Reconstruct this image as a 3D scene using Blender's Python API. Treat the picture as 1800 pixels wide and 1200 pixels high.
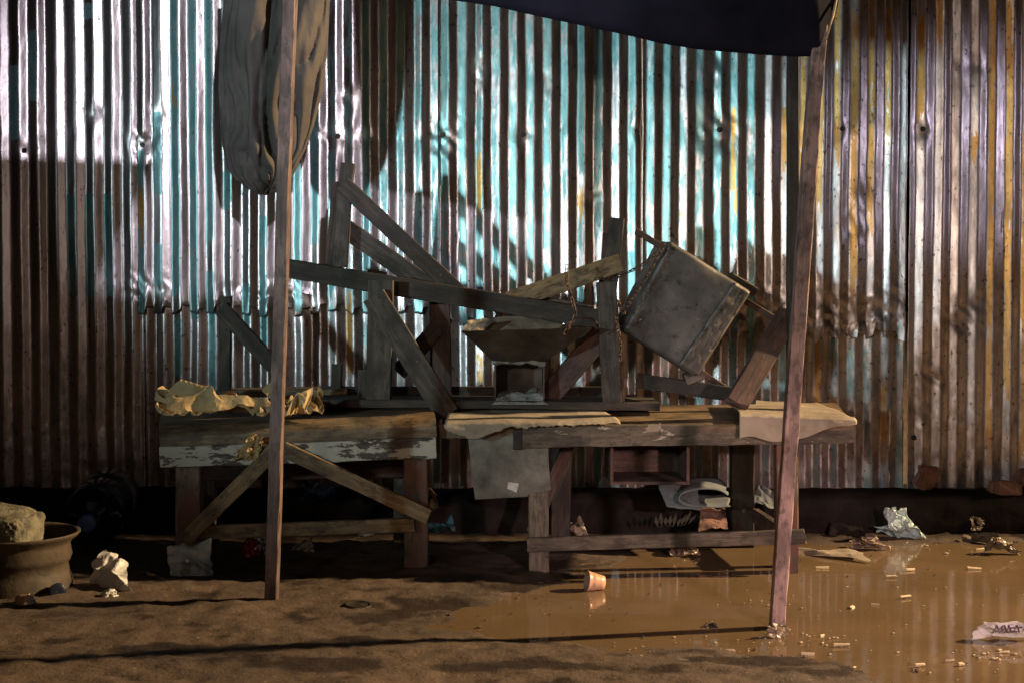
import bpy, bmesh, math, random
from mathutils import Vector, Matrix, noise
R = math.radians
for o in list(bpy.data.objects): bpy.data.objects.remove(o)
S = bpy.context.scene
COL = S.collection
random.seed(7)

# ------------------------------------------------------------------ camera
F = 2500.0                      # focal length in photograph pixels (1800 wide)
CH = 1.10                       # camera height
PITCH = math.atan(85 / F)       # looking very slightly down
cd = bpy.data.cameras.new("camera"); cam = bpy.data.objects.new("camera", cd); COL.objects.link(cam)
cam.location = (0, 0, CH); cam.rotation_euler = (R(90) - PITCH, 0, 0)
cd.sensor_width = 36; cd.lens = 36 * F / 1800; cd.clip_end = 500; cd.clip_start = 0.05
S.camera = cam

# ------------------------------------------------------------------ world
W = bpy.data.worlds.new("World"); S.world = W; W.use_nodes = True
wn = W.node_tree.nodes; wn.clear()
sky = wn.new("ShaderNodeTexSky"); sky.sky_type = 'NISHITA'; sky.sun_disc = False
sky.sun_elevation = R(-4); sky.sun_rotation = R(200)
bg = wn.new("ShaderNodeBackground"); bg.inputs[1].default_value = 0.06
out = wn.new("ShaderNodeOutputWorld")
W.node_tree.links.new(sky.outputs[0], bg.inputs[0]); W.node_tree.links.new(bg.outputs[0], out.inputs[0])
S.view_settings.view_transform = 'Standard'; S.view_settings.look = 'None'
S.view_settings.exposure = 0.0; S.view_settings.gamma = 1.0

# ------------------------------------------------------------------ lamps of the night street
def lamp(name, loc, col, power, radius=0.1, target=None, cone=None, blend=0.2):
    l = bpy.data.lights.new(name, 'SPOT' if cone else 'POINT'); l.color = col; l.energy = power; l.shadow_soft_size = radius
    o = bpy.data.objects.new(name, l); COL.objects.link(o); o.location = loc
    if cone:
        l.spot_size = R(cone); l.spot_blend = blend
        o.rotation_euler = (Vector(target) - Vector(loc)).to_track_quat('-Z', 'Y').to_euler()
    return o
lamp("white_street_lamp", (2.0, -6, 4.6), (.92, .88, 1), 2300, .10, (-1.05, 6.65, 1.95), 12.5, .55)
lamp("cool_shop_lamp", (-4.5, 0.0, 1.6), (.70, .95, 1), 1050, .14, (.45, 6.65, 2.1), 36, .9)
lamp("sodium_lamp", (12, 6.95, 6.0), (1, .72, .40), 21000, .14)
lamp("violet_shop_lamp", (6.0, 2.5, 2.4), (.85, .78, 1), 130, .10, (2.15, 6.65, 1.8), 13, .9)
lamp("warm_shop_lamp", (-2.0, -2.5, 1.9), (1, .80, .64), 440, .15, (1.6, 6.65, 1.1), 36, .95)
lamp("stall_lamp", (.8, -2.5, 1.9), (1, .80, .68), 45, .25)
lamp("hand_lamp", (2.4, -1.0, 1.5), (1, .68, .62), 1150, .10, (1.15, 4.6, .10), 19, .6)

# ------------------------------------------------------------------ pixel -> world helpers
CP, SP = math.cos(PITCH), math.sin(PITCH)
def ray(px, py):
    u = (px - 900) / F; v = (600 - py) / F
    return Vector((u, CP + v * SP, -SP + v * CP))
def P(px, py, Y):
    d = ray(px, py); t = Y / d.y
    return Vector((0, 0, CH)) + d * t
def G(px, py, z=0.0):
    d = ray(px, py); t = (z - CH) / d.z
    return Vector((0, 0, CH)) + d * t
def PM(w, Y): return w * Y / F

# ------------------------------------------------------------------ objects
def mk(name, verts, faces, mat, parent=None, smooth=False):
    me = bpy.data.meshes.new(name); me.from_pydata([tuple(v) for v in verts], [], faces); me.update()
    o = bpy.data.objects.new(name, me); COL.objects.link(o)
    if mat: me.materials.append(mat)
    if smooth:
        for p in me.polygons: p.use_smooth = True
    if parent: o.parent = parent
    return o
def tag(o, label, cat, group=None, kind=None):
    if label: o["label"] = label
    if cat: o["category"] = cat
    if group: o["group"] = group
    if kind: o["kind"] = kind
    return o
def root(name, loc, label, cat, group=None):
    o = bpy.data.objects.new(name, None); COL.objects.link(o); o.location = loc; o.empty_display_size = .1
    return tag(o, label, cat, group)
def place(o, M, parent):
    """world matrix M for o under an unrotated parent"""
    if parent:
        o.parent = parent; M = Matrix.Translation(-Vector(parent.location)) @ M
    o.matrix_basis = M
    return o
def fix_normals(o):
    bm = bmesh.new(); bm.from_mesh(o.data); bmesh.ops.recalc_face_normals(bm, faces=bm.faces); bm.to_mesh(o.data); bm.free()

# ------------------------------------------------------------------ materials
class N:
    def __init__(s, name):
        s.m = bpy.data.materials.new(name); s.m.use_nodes = True; s.t = s.m.node_tree; s.t.nodes.clear()
        s.out = s.t.nodes.new("ShaderNodeOutputMaterial"); s.b = s.t.nodes.new("ShaderNodeBsdfPrincipled")
        s.t.links.new(s.b.outputs[0], s.out.inputs[0])
        s.tc = s.t.nodes.new("ShaderNodeTexCoord")
    def put(s, sock, v):
        if hasattr(v, 'is_output') or isinstance(v, bpy.types.NodeSocket): s.t.links.new(v, sock)
        elif isinstance(v, (tuple, list)) and len(v) == 3 and sock.type == 'RGBA': sock.default_value = (*v, 1)
        else: sock.default_value = v
    def set(s, **k):
        for a, v in k.items(): s.put(s.b.inputs[a.replace('_', ' ')], v)
    def mapping(s, scale=(1, 1, 1), loc=(0, 0, 0), coord='Object'):
        n = s.t.nodes.new("ShaderNodeMapping"); n.inputs['Scale'].default_value = scale; n.inputs['Location'].default_value = loc
        s.t.links.new(s.tc.outputs[coord], n.inputs[0]); return n.outputs[0]
    def shift(s, vec):
        oi = s.t.nodes.new("ShaderNodeObjectInfo"); m = s.t.nodes.new("ShaderNodeVectorMath"); m.operation = 'ADD'
        k = s.t.nodes.new("ShaderNodeMath"); k.operation = 'MULTIPLY'; k.inputs[1].default_value = 37.0
        s.t.links.new(oi.outputs['Random'], k.inputs[0]); s.t.links.new(vec, m.inputs[0]); s.t.links.new(k.outputs[0], m.inputs[1])
        return m.outputs[0]
    def rnd(s):
        return s.t.nodes.new("ShaderNodeObjectInfo").outputs['Random']
    def noise(s, vec, scale=5, detail=5, rough=.55, dist=0):
        n = s.t.nodes.new("ShaderNodeTexNoise"); n.inputs['Scale'].default_value = scale; n.inputs['Detail'].default_value = detail
        n.inputs['Roughness'].default_value = rough; n.inputs['Distortion'].default_value = dist
        s.t.links.new(vec, n.inputs['Vector']); return n.outputs[0]
    def voro(s, vec, scale, feature='F1'):
        n = s.t.nodes.new("ShaderNodeTexVoronoi"); n.inputs['Scale'].default_value = scale; n.feature = feature
        s.t.links.new(vec, n.inputs['Vector']); return n.outputs[0]
    def ramp(s, f, *stops):
        n = s.t.nodes.new("ShaderNodeValToRGB"); e = n.color_ramp.elements
        while len(e) < len(stops): e.new(.5)
        for i, (p, c) in enumerate(stops):
            e[i].position = p; e[i].color = (*c, 1) if isinstance(c, tuple) else (c, c, c, 1)
        s.t.links.new(f, n.inputs[0]); return n.outputs[0]
    def step(s, f, a, b): return s.ramp(f, (a, 0.0), (b, 1.0))
    def mix(s, f, a, b, mode='MIX'):
        n = s.t.nodes.new("ShaderNodeMix"); n.data_type = 'RGBA'; n.blend_type = mode
        s.put(n.inputs[0], f); s.put(n.inputs[6], a); s.put(n.inputs[7], b); return n.outputs[2]
    def math(s, op, a, b=0.0):
        n = s.t.nodes.new("ShaderNodeMath"); n.operation = op; s.put(n.inputs[0], a); s.put(n.inputs[1], b); return n.outputs[0]
    def attr(s, name):
        n = s.t.nodes.new("ShaderNodeAttribute"); n.attribute_name = name; return n.outputs['Fac']
    def bump(s, h, strength=.3, dist=.01):
        n = s.t.nodes.new("ShaderNodeBump"); n.inputs['Strength'].default_value = strength; n.inputs['Distance'].default_value = dist
        s.t.links.new(h, n.inputs['Height']); s.t.links.new(n.outputs[0], s.b.inputs['Normal'])

def wood(name, a, b, paint=None, paint_amt=.5, rough=.75, stain=None, grain=1.0):
    n = N(name)
    v = n.shift(n.mapping((2.0, 26, 26)))
    g = n.noise(v, 2.2, 6, .6, .6)
    g2 = n.noise(n.shift(n.mapping((9, 160, 160))), 1.6, 3, .6)
    blot = n.noise(n.shift(n.mapping((5, 9, 9))), 1.0, 5, .6)
    c = n.ramp(g, (.3, a), (.68, b))
    c = n.mix(n.math('MULTIPLY', n.step(g2, .52, .66), .55), c, tuple(x * .35 for x in a))
    c = n.mix(n.math('MULTIPLY', n.step(blot, .44, .62), .75), c, tuple(x * .35 for x in a))
    dirt = n.noise(n.shift(n.mapping((14, 30, 30))), 1.0, 6, .7)
    c = n.mix(n.math('MULTIPLY', n.step(dirt, .50, .60), .6), c, (.018, .013, .010))
    vor = n.voro(n.shift(n.mapping((1, 1, 1))), 9)
    c = n.mix(n.ramp(vor, (.03, 1.0), (.07, 0.0)), c, tuple(x * .25 for x in a))
    if stain:
        st = n.noise(n.shift(n.mapping((3, 6, 6), (3, 1, 4))), 1.3, 4, .6)
        c = n.mix(n.step(st, .52, .6), c, stain)
    if paint:
        pn = n.noise(n.shift(n.mapping((7, 20, 20))), 1.2, 7, .68)
        c = n.mix(n.step(pn, paint_amt, paint_amt + .03), c, paint)
    lim = n.noise(n.shift(n.mapping((22, 30, 30))), 1, 3, .6)
    c = n.mix(n.math('MULTIPLY', n.step(lim, .70, .76), .4), c, (.34, .29, .22))
    n.set(Base_Color=c, Roughness=rough)
    n.bump(n.math('ADD', n.math('ADD', g, n.math('MULTIPLY', g2, .8)), n.math('MULTIPLY', blot, .5)), .55 * grain, .004)
    return n.m

M = {}
M['wood_grey'] = wood("weathered_grey_wood", (.06, .047, .035), (.17, .135, .10))
M['wood_dark'] = wood("dark_wood", (.02, .014, .011), (.065, .045, .033))
M['wood_red'] = wood("red_brown_wood", (.055, .026, .02), (.12, .06, .045))
M['wood_pole'] = wood("pole_wood", (.11, .062, .052), (.19, .115, .095), rough=.65)
M['wood_pink'] = wood("pink_pole_wood", (.25, .155, .14), (.40, .27, .245), rough=.65)
M['wood_pile'] = wood('grimy_pile_wood', (.032, .025, .02), (.105, .083, .064))
M['wood_warm'] = wood("warm_wood", (.16, .10, .05), (.30, .20, .10))
M['wood_top'] = wood("table_board", (.11, .07, .035), (.26, .17, .085), rough=.6)
M['wood_leg'] = wood("leg_wood", (.10, .07, .05), (.20, .145, .10), stain=(.12, .05, .035))
M['wood_white'] = wood("peeling_white_paint", (.06, .045, .035), (.12, .09, .07), paint=(.38, .35, .29), paint_amt=.475)
M['wood_spot'] = wood("spotted_wood", (.085, .065, .045), (.17, .135, .095), paint=(.32, .28, .21), paint_amt=.62)

def crinkle(name, a, b, rough=.7, scale=20, strength=.8, dist=.012, dirt=(.10, .07, .04), amt=.5, **k):
    n = N(name); v = n.shift(n.mapping((1, 1, 1))); w = n.noise(v, 9, 3, .5, .5)
    vm = n.t.nodes.new("ShaderNodeVectorMath"); vm.operation = 'ADD'; n.t.links.new(v, vm.inputs[0])
    q = n.t.nodes.new("ShaderNodeMath"); q.operation = 'MULTIPLY'; q.inputs[1].default_value = .08; n.t.links.new(w, q.inputs[0]); n.t.links.new(q.outputs[0], vm.inputs[1])
    h = n.math('ADD', n.voro(vm.outputs[0], scale), n.math('MULTIPLY', n.voro(vm.outputs[0], scale * 2.3), .45))
    f = n.noise(v, 7, 6, .65)
    c = n.ramp(n.noise(v, 5, 4, .6), (.32, a), (.68, b))
    c = n.mix(n.math('MULTIPLY', n.step(f, .50, .68), amt), c, dirt)
    n.set(Base_Color=c, Roughness=rough, **k); n.bump(h, strength, dist); return n.m
def sheetmetal():
    n = N("corrugated_zinc")
    o = n.mapping((1, 1, 1))
    streak = n.noise(n.mapping((34, 34, 2.2)), 1, 5, .6)
    big = n.noise(o, 2.6, 4, .55)
    fine = n.noise(o, 55, 4, .7)
    zinc = n.ramp(streak, (.3, (.34, .29, .28)), (.7, (.60, .55, .56)))
    pn = n.math('MULTIPLY', n.math('SUBTRACT', n.noise(n.mapping((26, 26, 6)), 1, 7, .68), .5), 1.5)
    teal = n.step(n.math('ADD', n.attr('teal'), pn), .46, .60)
    tc = n.mix(n.step(n.noise(n.mapping((30, 30, 7)), 1, 5, .65), .35, .7), (.13, .30, .31), (.30, .44, .44))
    c = n.mix(teal, zinc, tc)
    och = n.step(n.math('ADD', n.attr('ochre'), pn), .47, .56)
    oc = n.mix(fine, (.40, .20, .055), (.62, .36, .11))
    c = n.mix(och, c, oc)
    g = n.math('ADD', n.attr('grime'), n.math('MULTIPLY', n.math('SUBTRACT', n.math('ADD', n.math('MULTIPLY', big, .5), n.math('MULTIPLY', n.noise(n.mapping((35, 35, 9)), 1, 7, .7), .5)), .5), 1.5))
    grime_shade = n.step(g, .30, .80)
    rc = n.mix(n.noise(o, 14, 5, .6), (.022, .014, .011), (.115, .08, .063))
    c = n.mix(n.math('MULTIPLY', n.math('MULTIPLY', grime_shade, .85), n.math('SUBTRACT', 1.0, n.math('MULTIPLY', och, .65))), c, rc)
    sp = n.step(n.noise(n.mapping((1, 1, .7)), 60, 3, .6), .60, .68)
    sp = n.math('MULTIPLY', sp, n.step(n.math('ADD', n.noise(o, 3.5, 3, .5), n.math('MULTIPLY', n.attr('grime'), .45)), .48, .68))
    c = n.mix(n.math('MULTIPLY', sp, .8), c, (.03, .022, .018))
    paint = n.math('MAXIMUM', teal, och)  # teal areas plus the painted-in yellow reflections
    met = n.math('SUBTRACT', n.math('SUBTRACT', .96, n.math('MULTIPLY', paint, .35)), n.math('MULTIPLY', grime_shade, .45))
    rg = n.math('ADD', n.math('ADD', .24, n.math('MULTIPLY', streak, .14)), n.math('ADD', n.math('MULTIPLY', grime_shade, .16), n.math('MULTIPLY', paint, .05)))
    n.set(Base_Color=c, Metallic=met, Roughness=rg)
    h = n.math('ADD', n.math('MULTIPLY', n.noise(n.mapping((16, 16, 9)), 1, 4, .5), 1.0), n.math('MULTIPLY', fine, .16))
    n.bump(h, .35, .006)
    return n.m
M['zinc'] = sheetmetal()
M['paper_brown'] = crinkle("brown_paper", (.24, .16, .075), (.40, .28, .135), .75, 15, .45, .012, (.11, .07, .03), .5)
M['paper_mat'] = crinkle("paper_mat", (.20, .155, .11), (.32, .26, .19), .75, 14, .35, .01, (.12, .09, .06), .5)
M['paper_white'] = crinkle("white_paper", (.48, .45, .42), (.66, .63, .60), .7, 16, .7, .015, (.26, .21, .17), .4)
M['plastic_blue'] = crinkle("pale_plastic", (.34, .46, .50), (.52, .62, .64), .35, 22, .8, .015, (.16, .17, .16), .4)
M['plastic_tan'] = crinkle("tan_plastic", (.20, .14, .10), (.36, .28, .21), .32, 22, .9, .015, (.10, .07, .05), .6)
M['plastic_red'] = crinkle("red_wrapper", (.22, .012, .015), (.36, .03, .03), .3, 26, .8, .012, (.08, .01, .01), .4)
M['cloth_blue'] = crinkle("faded_blue_cloth", (.06, .15, .19), (.14, .28, .32), .8, 18, .7, .012, (.04, .05, .05), .5)


def simple(name, a, b, scale=8, rough=.7, metal=0.0, bump=.3, bd=.004, detail=6, **k):
    n = N(name); v = n.shift(n.mapping((1, 1, 1))); f = n.noise(v, scale, detail, .62)
    n.set(Base_Color=n.ramp(f, (.32, a), (.68, b)), Roughness=rough, Metallic=metal, **k)
    n.bump(n.math('ADD', f, n.math('MULTIPLY', n.noise(v, scale * 7, 4, .6), .35)), bump, bd)
    return n.m
M['steel_dark'] = simple("sooty_steel", (.02, .017, .015), (.09, .075, .06), 6, .5, .6)
M['steel_box'] = None
M['iron'] = simple("rusty_iron", (.045, .028, .022), (.11, .07, .055), 30, .55, .6)
M['screw'] = simple("screw_steel", (.03, .03, .03), (.08, .075, .07), 60, .4, .8)
M['panel'] = simple("dirty_sheet_panel", (.05, .05, .043), (.165, .16, .135), 13, .5, .3, .5)
M['foil'] = simple("foil", (.5, .5, .5), (.75, .75, .75), 14, .22, .9, .4)
M['stone'] = simple("rough_stone", (.05, .044, .030), (.20, .175, .115), 17, .9, 0, 1.0, .012)
M['brick'] = simple("old_brick", (.10, .045, .03), (.20, .10, .07), 20, .9, 0, .8, .006)
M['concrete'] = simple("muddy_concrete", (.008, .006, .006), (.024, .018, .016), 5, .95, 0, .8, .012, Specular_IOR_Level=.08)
M['clay'] = simple("muddy_basin", (.026, .017, .010), (.08, .053, .030), 9, .7, .15, 1.0)
M['ash'] = simple("ash", (.20, .19, .18), (.46, .44, .41), 26, .95, 0, .8, .01)
M['chip'] = simple("pale_chip", (.32, .24, .14), (.50, .40, .26), 30, .8)
M['leaf'] = simple("dry_leaf", (.02, .017, .013), (.055, .048, .038), 20, .7)
M['grit'] = simple('mud_grit', (.04, .026, .018), (.14, .095, .065), 40, .8, 0, .5)
M['cup'] = simple("plastic_cup", (.46, .26, .16), (.58, .36, .24), 9, .3, 0, .05)
M['cup_in'] = simple("cup_inside", (.30, .20, .17), (.42, .30, .26), 9, .4, 0, .05)
M['tarp'] = simple("navy_tarp", (.005, .005, .009), (.013, .012, .022), 4, .9, 0, .3, .01, Specular_IOR_Level=.08)
M['canvas_awning'] = simple("canvas", (.12, .12, .12), (.2, .2, .2), 4, .8)
M['twine'] = simple("twine", (.28, .19, .11), (.42, .30, .18), 30, .9)
M['jug'] = None

def boxsteel():
    n = N("box_steel"); v = n.mapping((1, 1, 1))
    f = n.noise(v, 5, 7, .65); f2 = n.noise(v, 16, 6, .7)
    c = n.ramp(f, (.33, (.045, .04, .037)), (.5, (.10, .092, .086)), (.66, (.165, .14, .13)))
    c = n.mix(n.step(f2, .55, .68), c, (.03, .024, .021))
    c = n.mix(n.step(n.noise(v, 40, 3, .5), .68, .74), c, (.32, .30, .28))
    n.set(Base_Color=c, Roughness=n.math('ADD', .38, n.math('MULTIPLY', f2, .3)), Metallic=.35)
    n.bump(n.math('ADD', f, n.math('MULTIPLY', f2, .4)), .35, .006); return n.m
M['steel_box'] = boxsteel()

def cloth():
    n = N("grubby_canvas"); v = n.mapping((1, 1, 1))
    f = n.noise(v, 4, 6, .6); f2 = n.noise(n.mapping((40, 40, 8)), 1, 5, .6)
    c = n.ramp(f, (.3, (.032, .027, .025)), (.7, (.078, .066, .060)))
    c = n.mix(n.step(f2, .55, .7), c, (.035, .03, .028))
    n.set(Base_Color=c, Roughness=.85); n.bump(n.math('ADD', f2, n.noise(v, 30, 4, .6)), .4, .005); return n.m
M['canvas'] = cloth()

def newsprint():
    n = N("newsprint"); v = n.mapping((1, 1, 1), coord='UV')
    b = n.t.nodes.new("ShaderNodeTexBrick"); b.inputs['Scale'].default_value = 22; b.inputs['Mortar Size'].default_value = .035
    b.inputs['Color1'].default_value = (.07, .08, .086, 1); b.inputs['Color2'].default_value = (.10, .11, .118, 1); b.inputs['Mortar'].default_value = (.125, .138, .145, 1)
    n.t.links.new(v, b.inputs[0])
    blk = n.step(n.noise(v, 5, 2, .4), .5, .56)
    n.set(Base_Color=n.mix(blk, b.outputs[0], (.115, .128, .135)), Roughness=.8); return n.m
M['news'] = newsprint()

def clearplastic():
    n = N("clear_plastic_film"); v = n.mapping((1, 1, 1))
    f = n.noise(v, 22, 4, .6, .8)
    n.set(Base_Color=n.ramp(n.noise(v, 14, 4, .6), (.35, (.26, .30, .32)), (.65, (.72, .78, .80))), Roughness=.14, Transmission_Weight=.3, IOR=1.3, Specular_IOR_Level=.9); n.bump(f, .5, .006); return n.m
M['film'] = clearplastic()
n = N("bottle_plastic"); n.set(Base_Color=(.008, .010, .02), Roughness=.12, Specular_IOR_Level=.6); n.bump(n.noise(n.mapping(), 9, 3), .1, .004); M['jug'] = n.m
n = N("blue_cap"); n.set(Base_Color=n.ramp(n.noise(n.mapping(), 30, 3), (.3, (.06, .11, .28)), (.7, (.10, .17, .38))), Roughness=.35); M['cap'] = n.m

def ground_mat():
    n = N("wet_mud"); v = n.mapping((1, 1, 1))
    f = n.noise(v, 1.7, 7, .62); g = n.noise(v, 16, 6, .7); fine = n.noise(v, 130, 4, .7)
    c = n.ramp(f, (.30, (.036, .023, .015)), (.5, (.072, .045, .029)), (.70, (.110, .071, .046)))
    c = n.mix(n.step(g, .50, .70), c, (.075, .045, .028))
    c = n.mix(n.math('MULTIPLY', n.step(fine, .58, .72), .7), c, (.05, .034, .024))
    c = n.mix(n.step(n.noise(v, 90, 2, .5), .70, .76), c, (.33, .24, .16))
    wet = n.attr('wet')
    c = n.mix(n.math('MULTIPLY', wet, .88), c, (.022, .014, .010))
    n.set(Base_Color=c, Roughness=n.math('SUBTRACT', n.math('ADD', .62, n.math('MULTIPLY', g, .3)), n.math('MULTIPLY', wet, .3)))
    n.bump(n.math('ADD', n.math('ADD', n.math('MULTIPLY', g, .8), n.math('MULTIPLY', fine, .18)), n.math('MULTIPLY', n.noise(v, 45, 4, .6), .3)), .7, .016)
    return n.m
M['ground'] = ground_mat()
def water_mat():
    n = N("muddy_water"); v = n.mapping((1, 1, 1))
    f = n.noise(v, 2.2, 5, .55)
    c = n.ramp(f, (.3, (.115, .075, .041)), (.7, (.16, .106, .06)))
    sc = n.step(n.noise(n.mapping((1, 2.2, 1)), 34, 6, .75), .68, .75)
    c = n.mix(n.math('MULTIPLY', sc, .8), c, (.10, .06, .03))
    n.set(Base_Color=c, Roughness=.06, IOR=1.33, Specular_IOR_Level=.55)
    n.bump(n.math('ADD', n.noise(n.mapping((1, 2.5, 1)), 7, 2, .5), n.math('MULTIPLY', sc, .2)), .035, .02)
    return n.m
M['water'] = water_mat()

# ------------------------------------------------------------------ ground and puddle
WX0, WALLY = 0, 6.65
def ax(lo, a, b, hi, step, grow=1.45):
    v = [a]
    while v[-1] < b: v.append(v[-1] + step)
    d = step; x = a; left = []
    while x > lo: d *= grow; x -= d; left.append(x)
    d = step; x = v[-1]; right = []
    while x < hi: d *= grow; x += d; right.append(x)
    return left[::-1] + v + right
PUD = [(735, 1112), (790, 1075), (870, 1048), (940, 1026), (1010, 1008), (1060, 985), (1130, 962), (1290, 950), (1500, 955), (1650, 957), (1800, 952), (2300, 948),
       (2300, 1330), (1620, 1330), (1560, 1205), (1470, 1165), (1330, 1150), (1220, 1145), (1090, 1150), (960, 1126), (850, 1122)]
PUDW = [G(*p) for p in PUD]
def poly_sd(x, y, poly):
    ins = False; dm = 1e9; n = len(poly)
    for i in range(n):
        a, b = poly[i], poly[(i + 1) % n]
        if (a.y > y) != (b.y > y) and x < (b.x - a.x) * (y - a.y) / (b.y - a.y) + a.x: ins = not ins
        ex, ey = b.x - a.x, b.y - a.y; t = max(0, min(1, ((x - a.x) * ex + (y - a.y) * ey) / (ex * ex + ey * ey + 1e-12)))
        d = math.hypot(a.x + ex * t - x, a.y + ey * t - y); dm = min(dm, d)
    return -dm if ins else dm
DARK = [(690, 1088, .22, .10), (640, 1068, .12, .05), (760, 1060, .25, .10), (880, 1030, .34, .13), (960, 1012, .30, .10), (1000, 1000, .35, .07), (330, 1150, .38, .05), (560, 1175, .5, .07), (1330, 1165, .40, .05), (1480, 1165, .2, .06), (950, 1180, .5, .05), (1200, 1185, .5, .04), (300, 1010, .5, .12), (820, 960, .4, .06)]
DARKW = [(G(a, b), rx, ry) for a, b, rx, ry in DARK]
def gh(x, y):
    if x < -3.2 or x > 3.6 or y < 3.2 or y > 6.8: return 0.012 * noise.noise((x * .8, y * .8, 0)) + .004, 0
    sd = poly_sd(x, y, PUDW)
    nz = noise.fractal((x * 3, y * 3, 1.3), 0.8, 2.1, 5); n2 = noise.fractal((x * 11, y * 16, 4.3), .6, 2.1, 5)
    h = max(-.02, min(.016, sd * .07)) + nz * .007 + n2 * .005 * (1 if sd > -.12 else .3) + .001 + max(0, min(1, sd * 8 - .3)) * (.010 * (abs(noise.noise((x * 4.5, y * 5.5, 8))) - .2) + .006 * noise.fractal((x * 13, y * 15, 3), .7, 2.1, 4))
    wet = 0
    for c, rx, ry in DARKW:
        q = ((x - c.x) / rx) ** 2 + ((y - c.y) / ry / 1.6) ** 2
        wet = max(wet, 1.0 - q)
    wet = max(0, min(1, wet * 1.1 + 1.3 * noise.fractal((x * 5, y * 6, 5.1), .7, 2.1, 5) - .05))
    if 0 < sd < .10: wet = max(wet, (.5 - sd * 5) + noise.noise((x * 14, y * 14, 2)) * .7)
    if sd < -.06: wet = 0
    return h, max(0, min(1, (wet - .25) * 1.9))
xs = ax(-60, -2.4, 2.4, 60, .022); ys = ax(-60, 3.7, 6.6, 60, .02)
vs = []; wets = []
for y in ys:
    for x in xs:
        h, w = gh(x, y); vs.append((x, y, h)); wets.append(w)
nx = len(xs)
fs = [(j * nx + i, j * nx + i + 1, (j + 1) * nx + i + 1, (j + 1) * nx + i) for j in range(len(ys) - 1) for i in range(nx - 1)]
ground = mk("ground", vs, fs, M['ground'], smooth=True); ground["kind"] = "structure"
at = ground.data.attributes.new('wet', 'FLOAT', 'POINT'); at.data.foreach_set('value', wets)
# puddle: a flat sheet a few mm up; the ground rises through it along the shore
pc = [(p.x, p.y) for p in PUDW]
bm = bmesh.new(); cxp = Vector((1.2, 5.0))
ring = [bm.verts.new((cxp.x + (x - cxp.x) * 1.04, min(6.44, cxp.y + (y - cxp.y) * 1.08), .0)) for x, y in pc]
f = bm.faces.new(ring); bmesh.ops.triangulate(bm, faces=[f])
me = bpy.data.meshes.new("puddle"); bm.to_mesh(me); bm.free(); me.materials.append(M['water'])
pud = bpy.data.objects.new("puddle", me); COL.objects.link(pud); pud["kind"] = "structure"; fix_normals(pud)
if pud.data.polygons[0].normal.z < 0:
    pud.data.flip_normals()

# ------------------------------------------------------------------ kerb under the fence
def grid(name, nu, nv, fn, mat, parent=None, smooth=True, closed_u=False, thick=0, uv=True):
    vs = []; fs = []
    for j in range(nv + 1):
        for i in range(nu + (0 if closed_u else 1)):
            vs.append(fn(i / nu, j / nv))
    w = nu if closed_u else nu + 1
    for j in range(nv):
        for i in range(nu):
            i2 = (i + 1) % w if closed_u else i + 1
            fs.append((j * w + i, j * w + i2, (j + 1) * w + i2, (j + 1) * w + i))
    o = mk(name, vs, fs, mat, parent, smooth)
    if uv and not closed_u:
        l = o.data.uv_layers.new(name="UVMap")
        for p in o.data.polygons:
            for li in p.loop_indices:
                k = o.data.loops[li].vertex_index; l.data[li].uv = ((k % w) / nu, (k // w) / nv)
    if thick:
        m = o.modifiers.new("solid", 'SOLIDIFY'); m.thickness = thick; m.offset = 0
    return o
prof = [(6.40, -.03), (6.405, .05), (6.42, .12), (6.45, .165), (6.50, .180), (6.60, .186), (6.72, .188), (6.80, .186)]
def kerbf(u, v):
    x = -8 + 16 * u; t = v * (len(prof) - 1); i = min(int(t), len(prof) - 2); a, b = prof[i], prof[i + 1]; k = t - i
    y, z = a[0] + (b[0] - a[0]) * k, a[1] + (b[1] - a[1]) * k
    d = noise.fractal((x * 3.2, y * 5, z * 5), .8, 2.1, 4) * .022
    return (x, y - abs(d) * (1.2 if v < .6 else 0), min(z + d * .5, .195))
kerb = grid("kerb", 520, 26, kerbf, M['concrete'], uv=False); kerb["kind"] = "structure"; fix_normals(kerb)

# ------------------------------------------------------------------ corrugated fence
def Wx(px): return P(px, 515, WALLY).x
def Wz(py): return P(900, py, WALLY).z
MPP = WALLY / F
fence = root("corrugated_fence", (0, WALLY, .19), "tall fence of dented corrugated zinc sheets streaked teal and rust, behind the tables", "fence")
OCH_GLINT = [(905, 26, 80), (845, 225, 420), (1022, 290, 420), (310, 118, 235), (252, 280, 460), (1052, -20, 60), (600, 480, 690), (843, 560, 690), (1499, -40, 560), (1468, -40, 300), (1530, -40, 420), (1561, -40, 300),
       (1438, 560, 800), (1438, 130, 420), (1468, 650, 760), (1560, 640, 830), (1409, 60, 760), (1379, 130, 330), (1290, 150, 400), (1200, 330, 420), (1230, 480, 640), (1740, -40, 830), (1771, -40, 760), (1802, -40, 850), (1833, -40, 850), (1616, -40, 260), (1646, -40, 120), (1708, 200, 330)]  # yellow lamp reflections drawn as strips on left-facing facets
TEALX = [(29, 118, 250), (63, 60, 180), (154, 8, 40), (0, 150, 560), (130, 340, 520), (160, 340, 520), (190, 340, 520), (250, 270, 545), (280, 200, 340), (280, 430, 500), (310, -30, 520), (341, -30, 560), (371, -30, 420), (402, 300, 370), (371, 480, 690), (310, 560, 660), (432, 500, 570), (462, 380, 610), (523, 150, 540), (553, 150, 430)]
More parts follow.
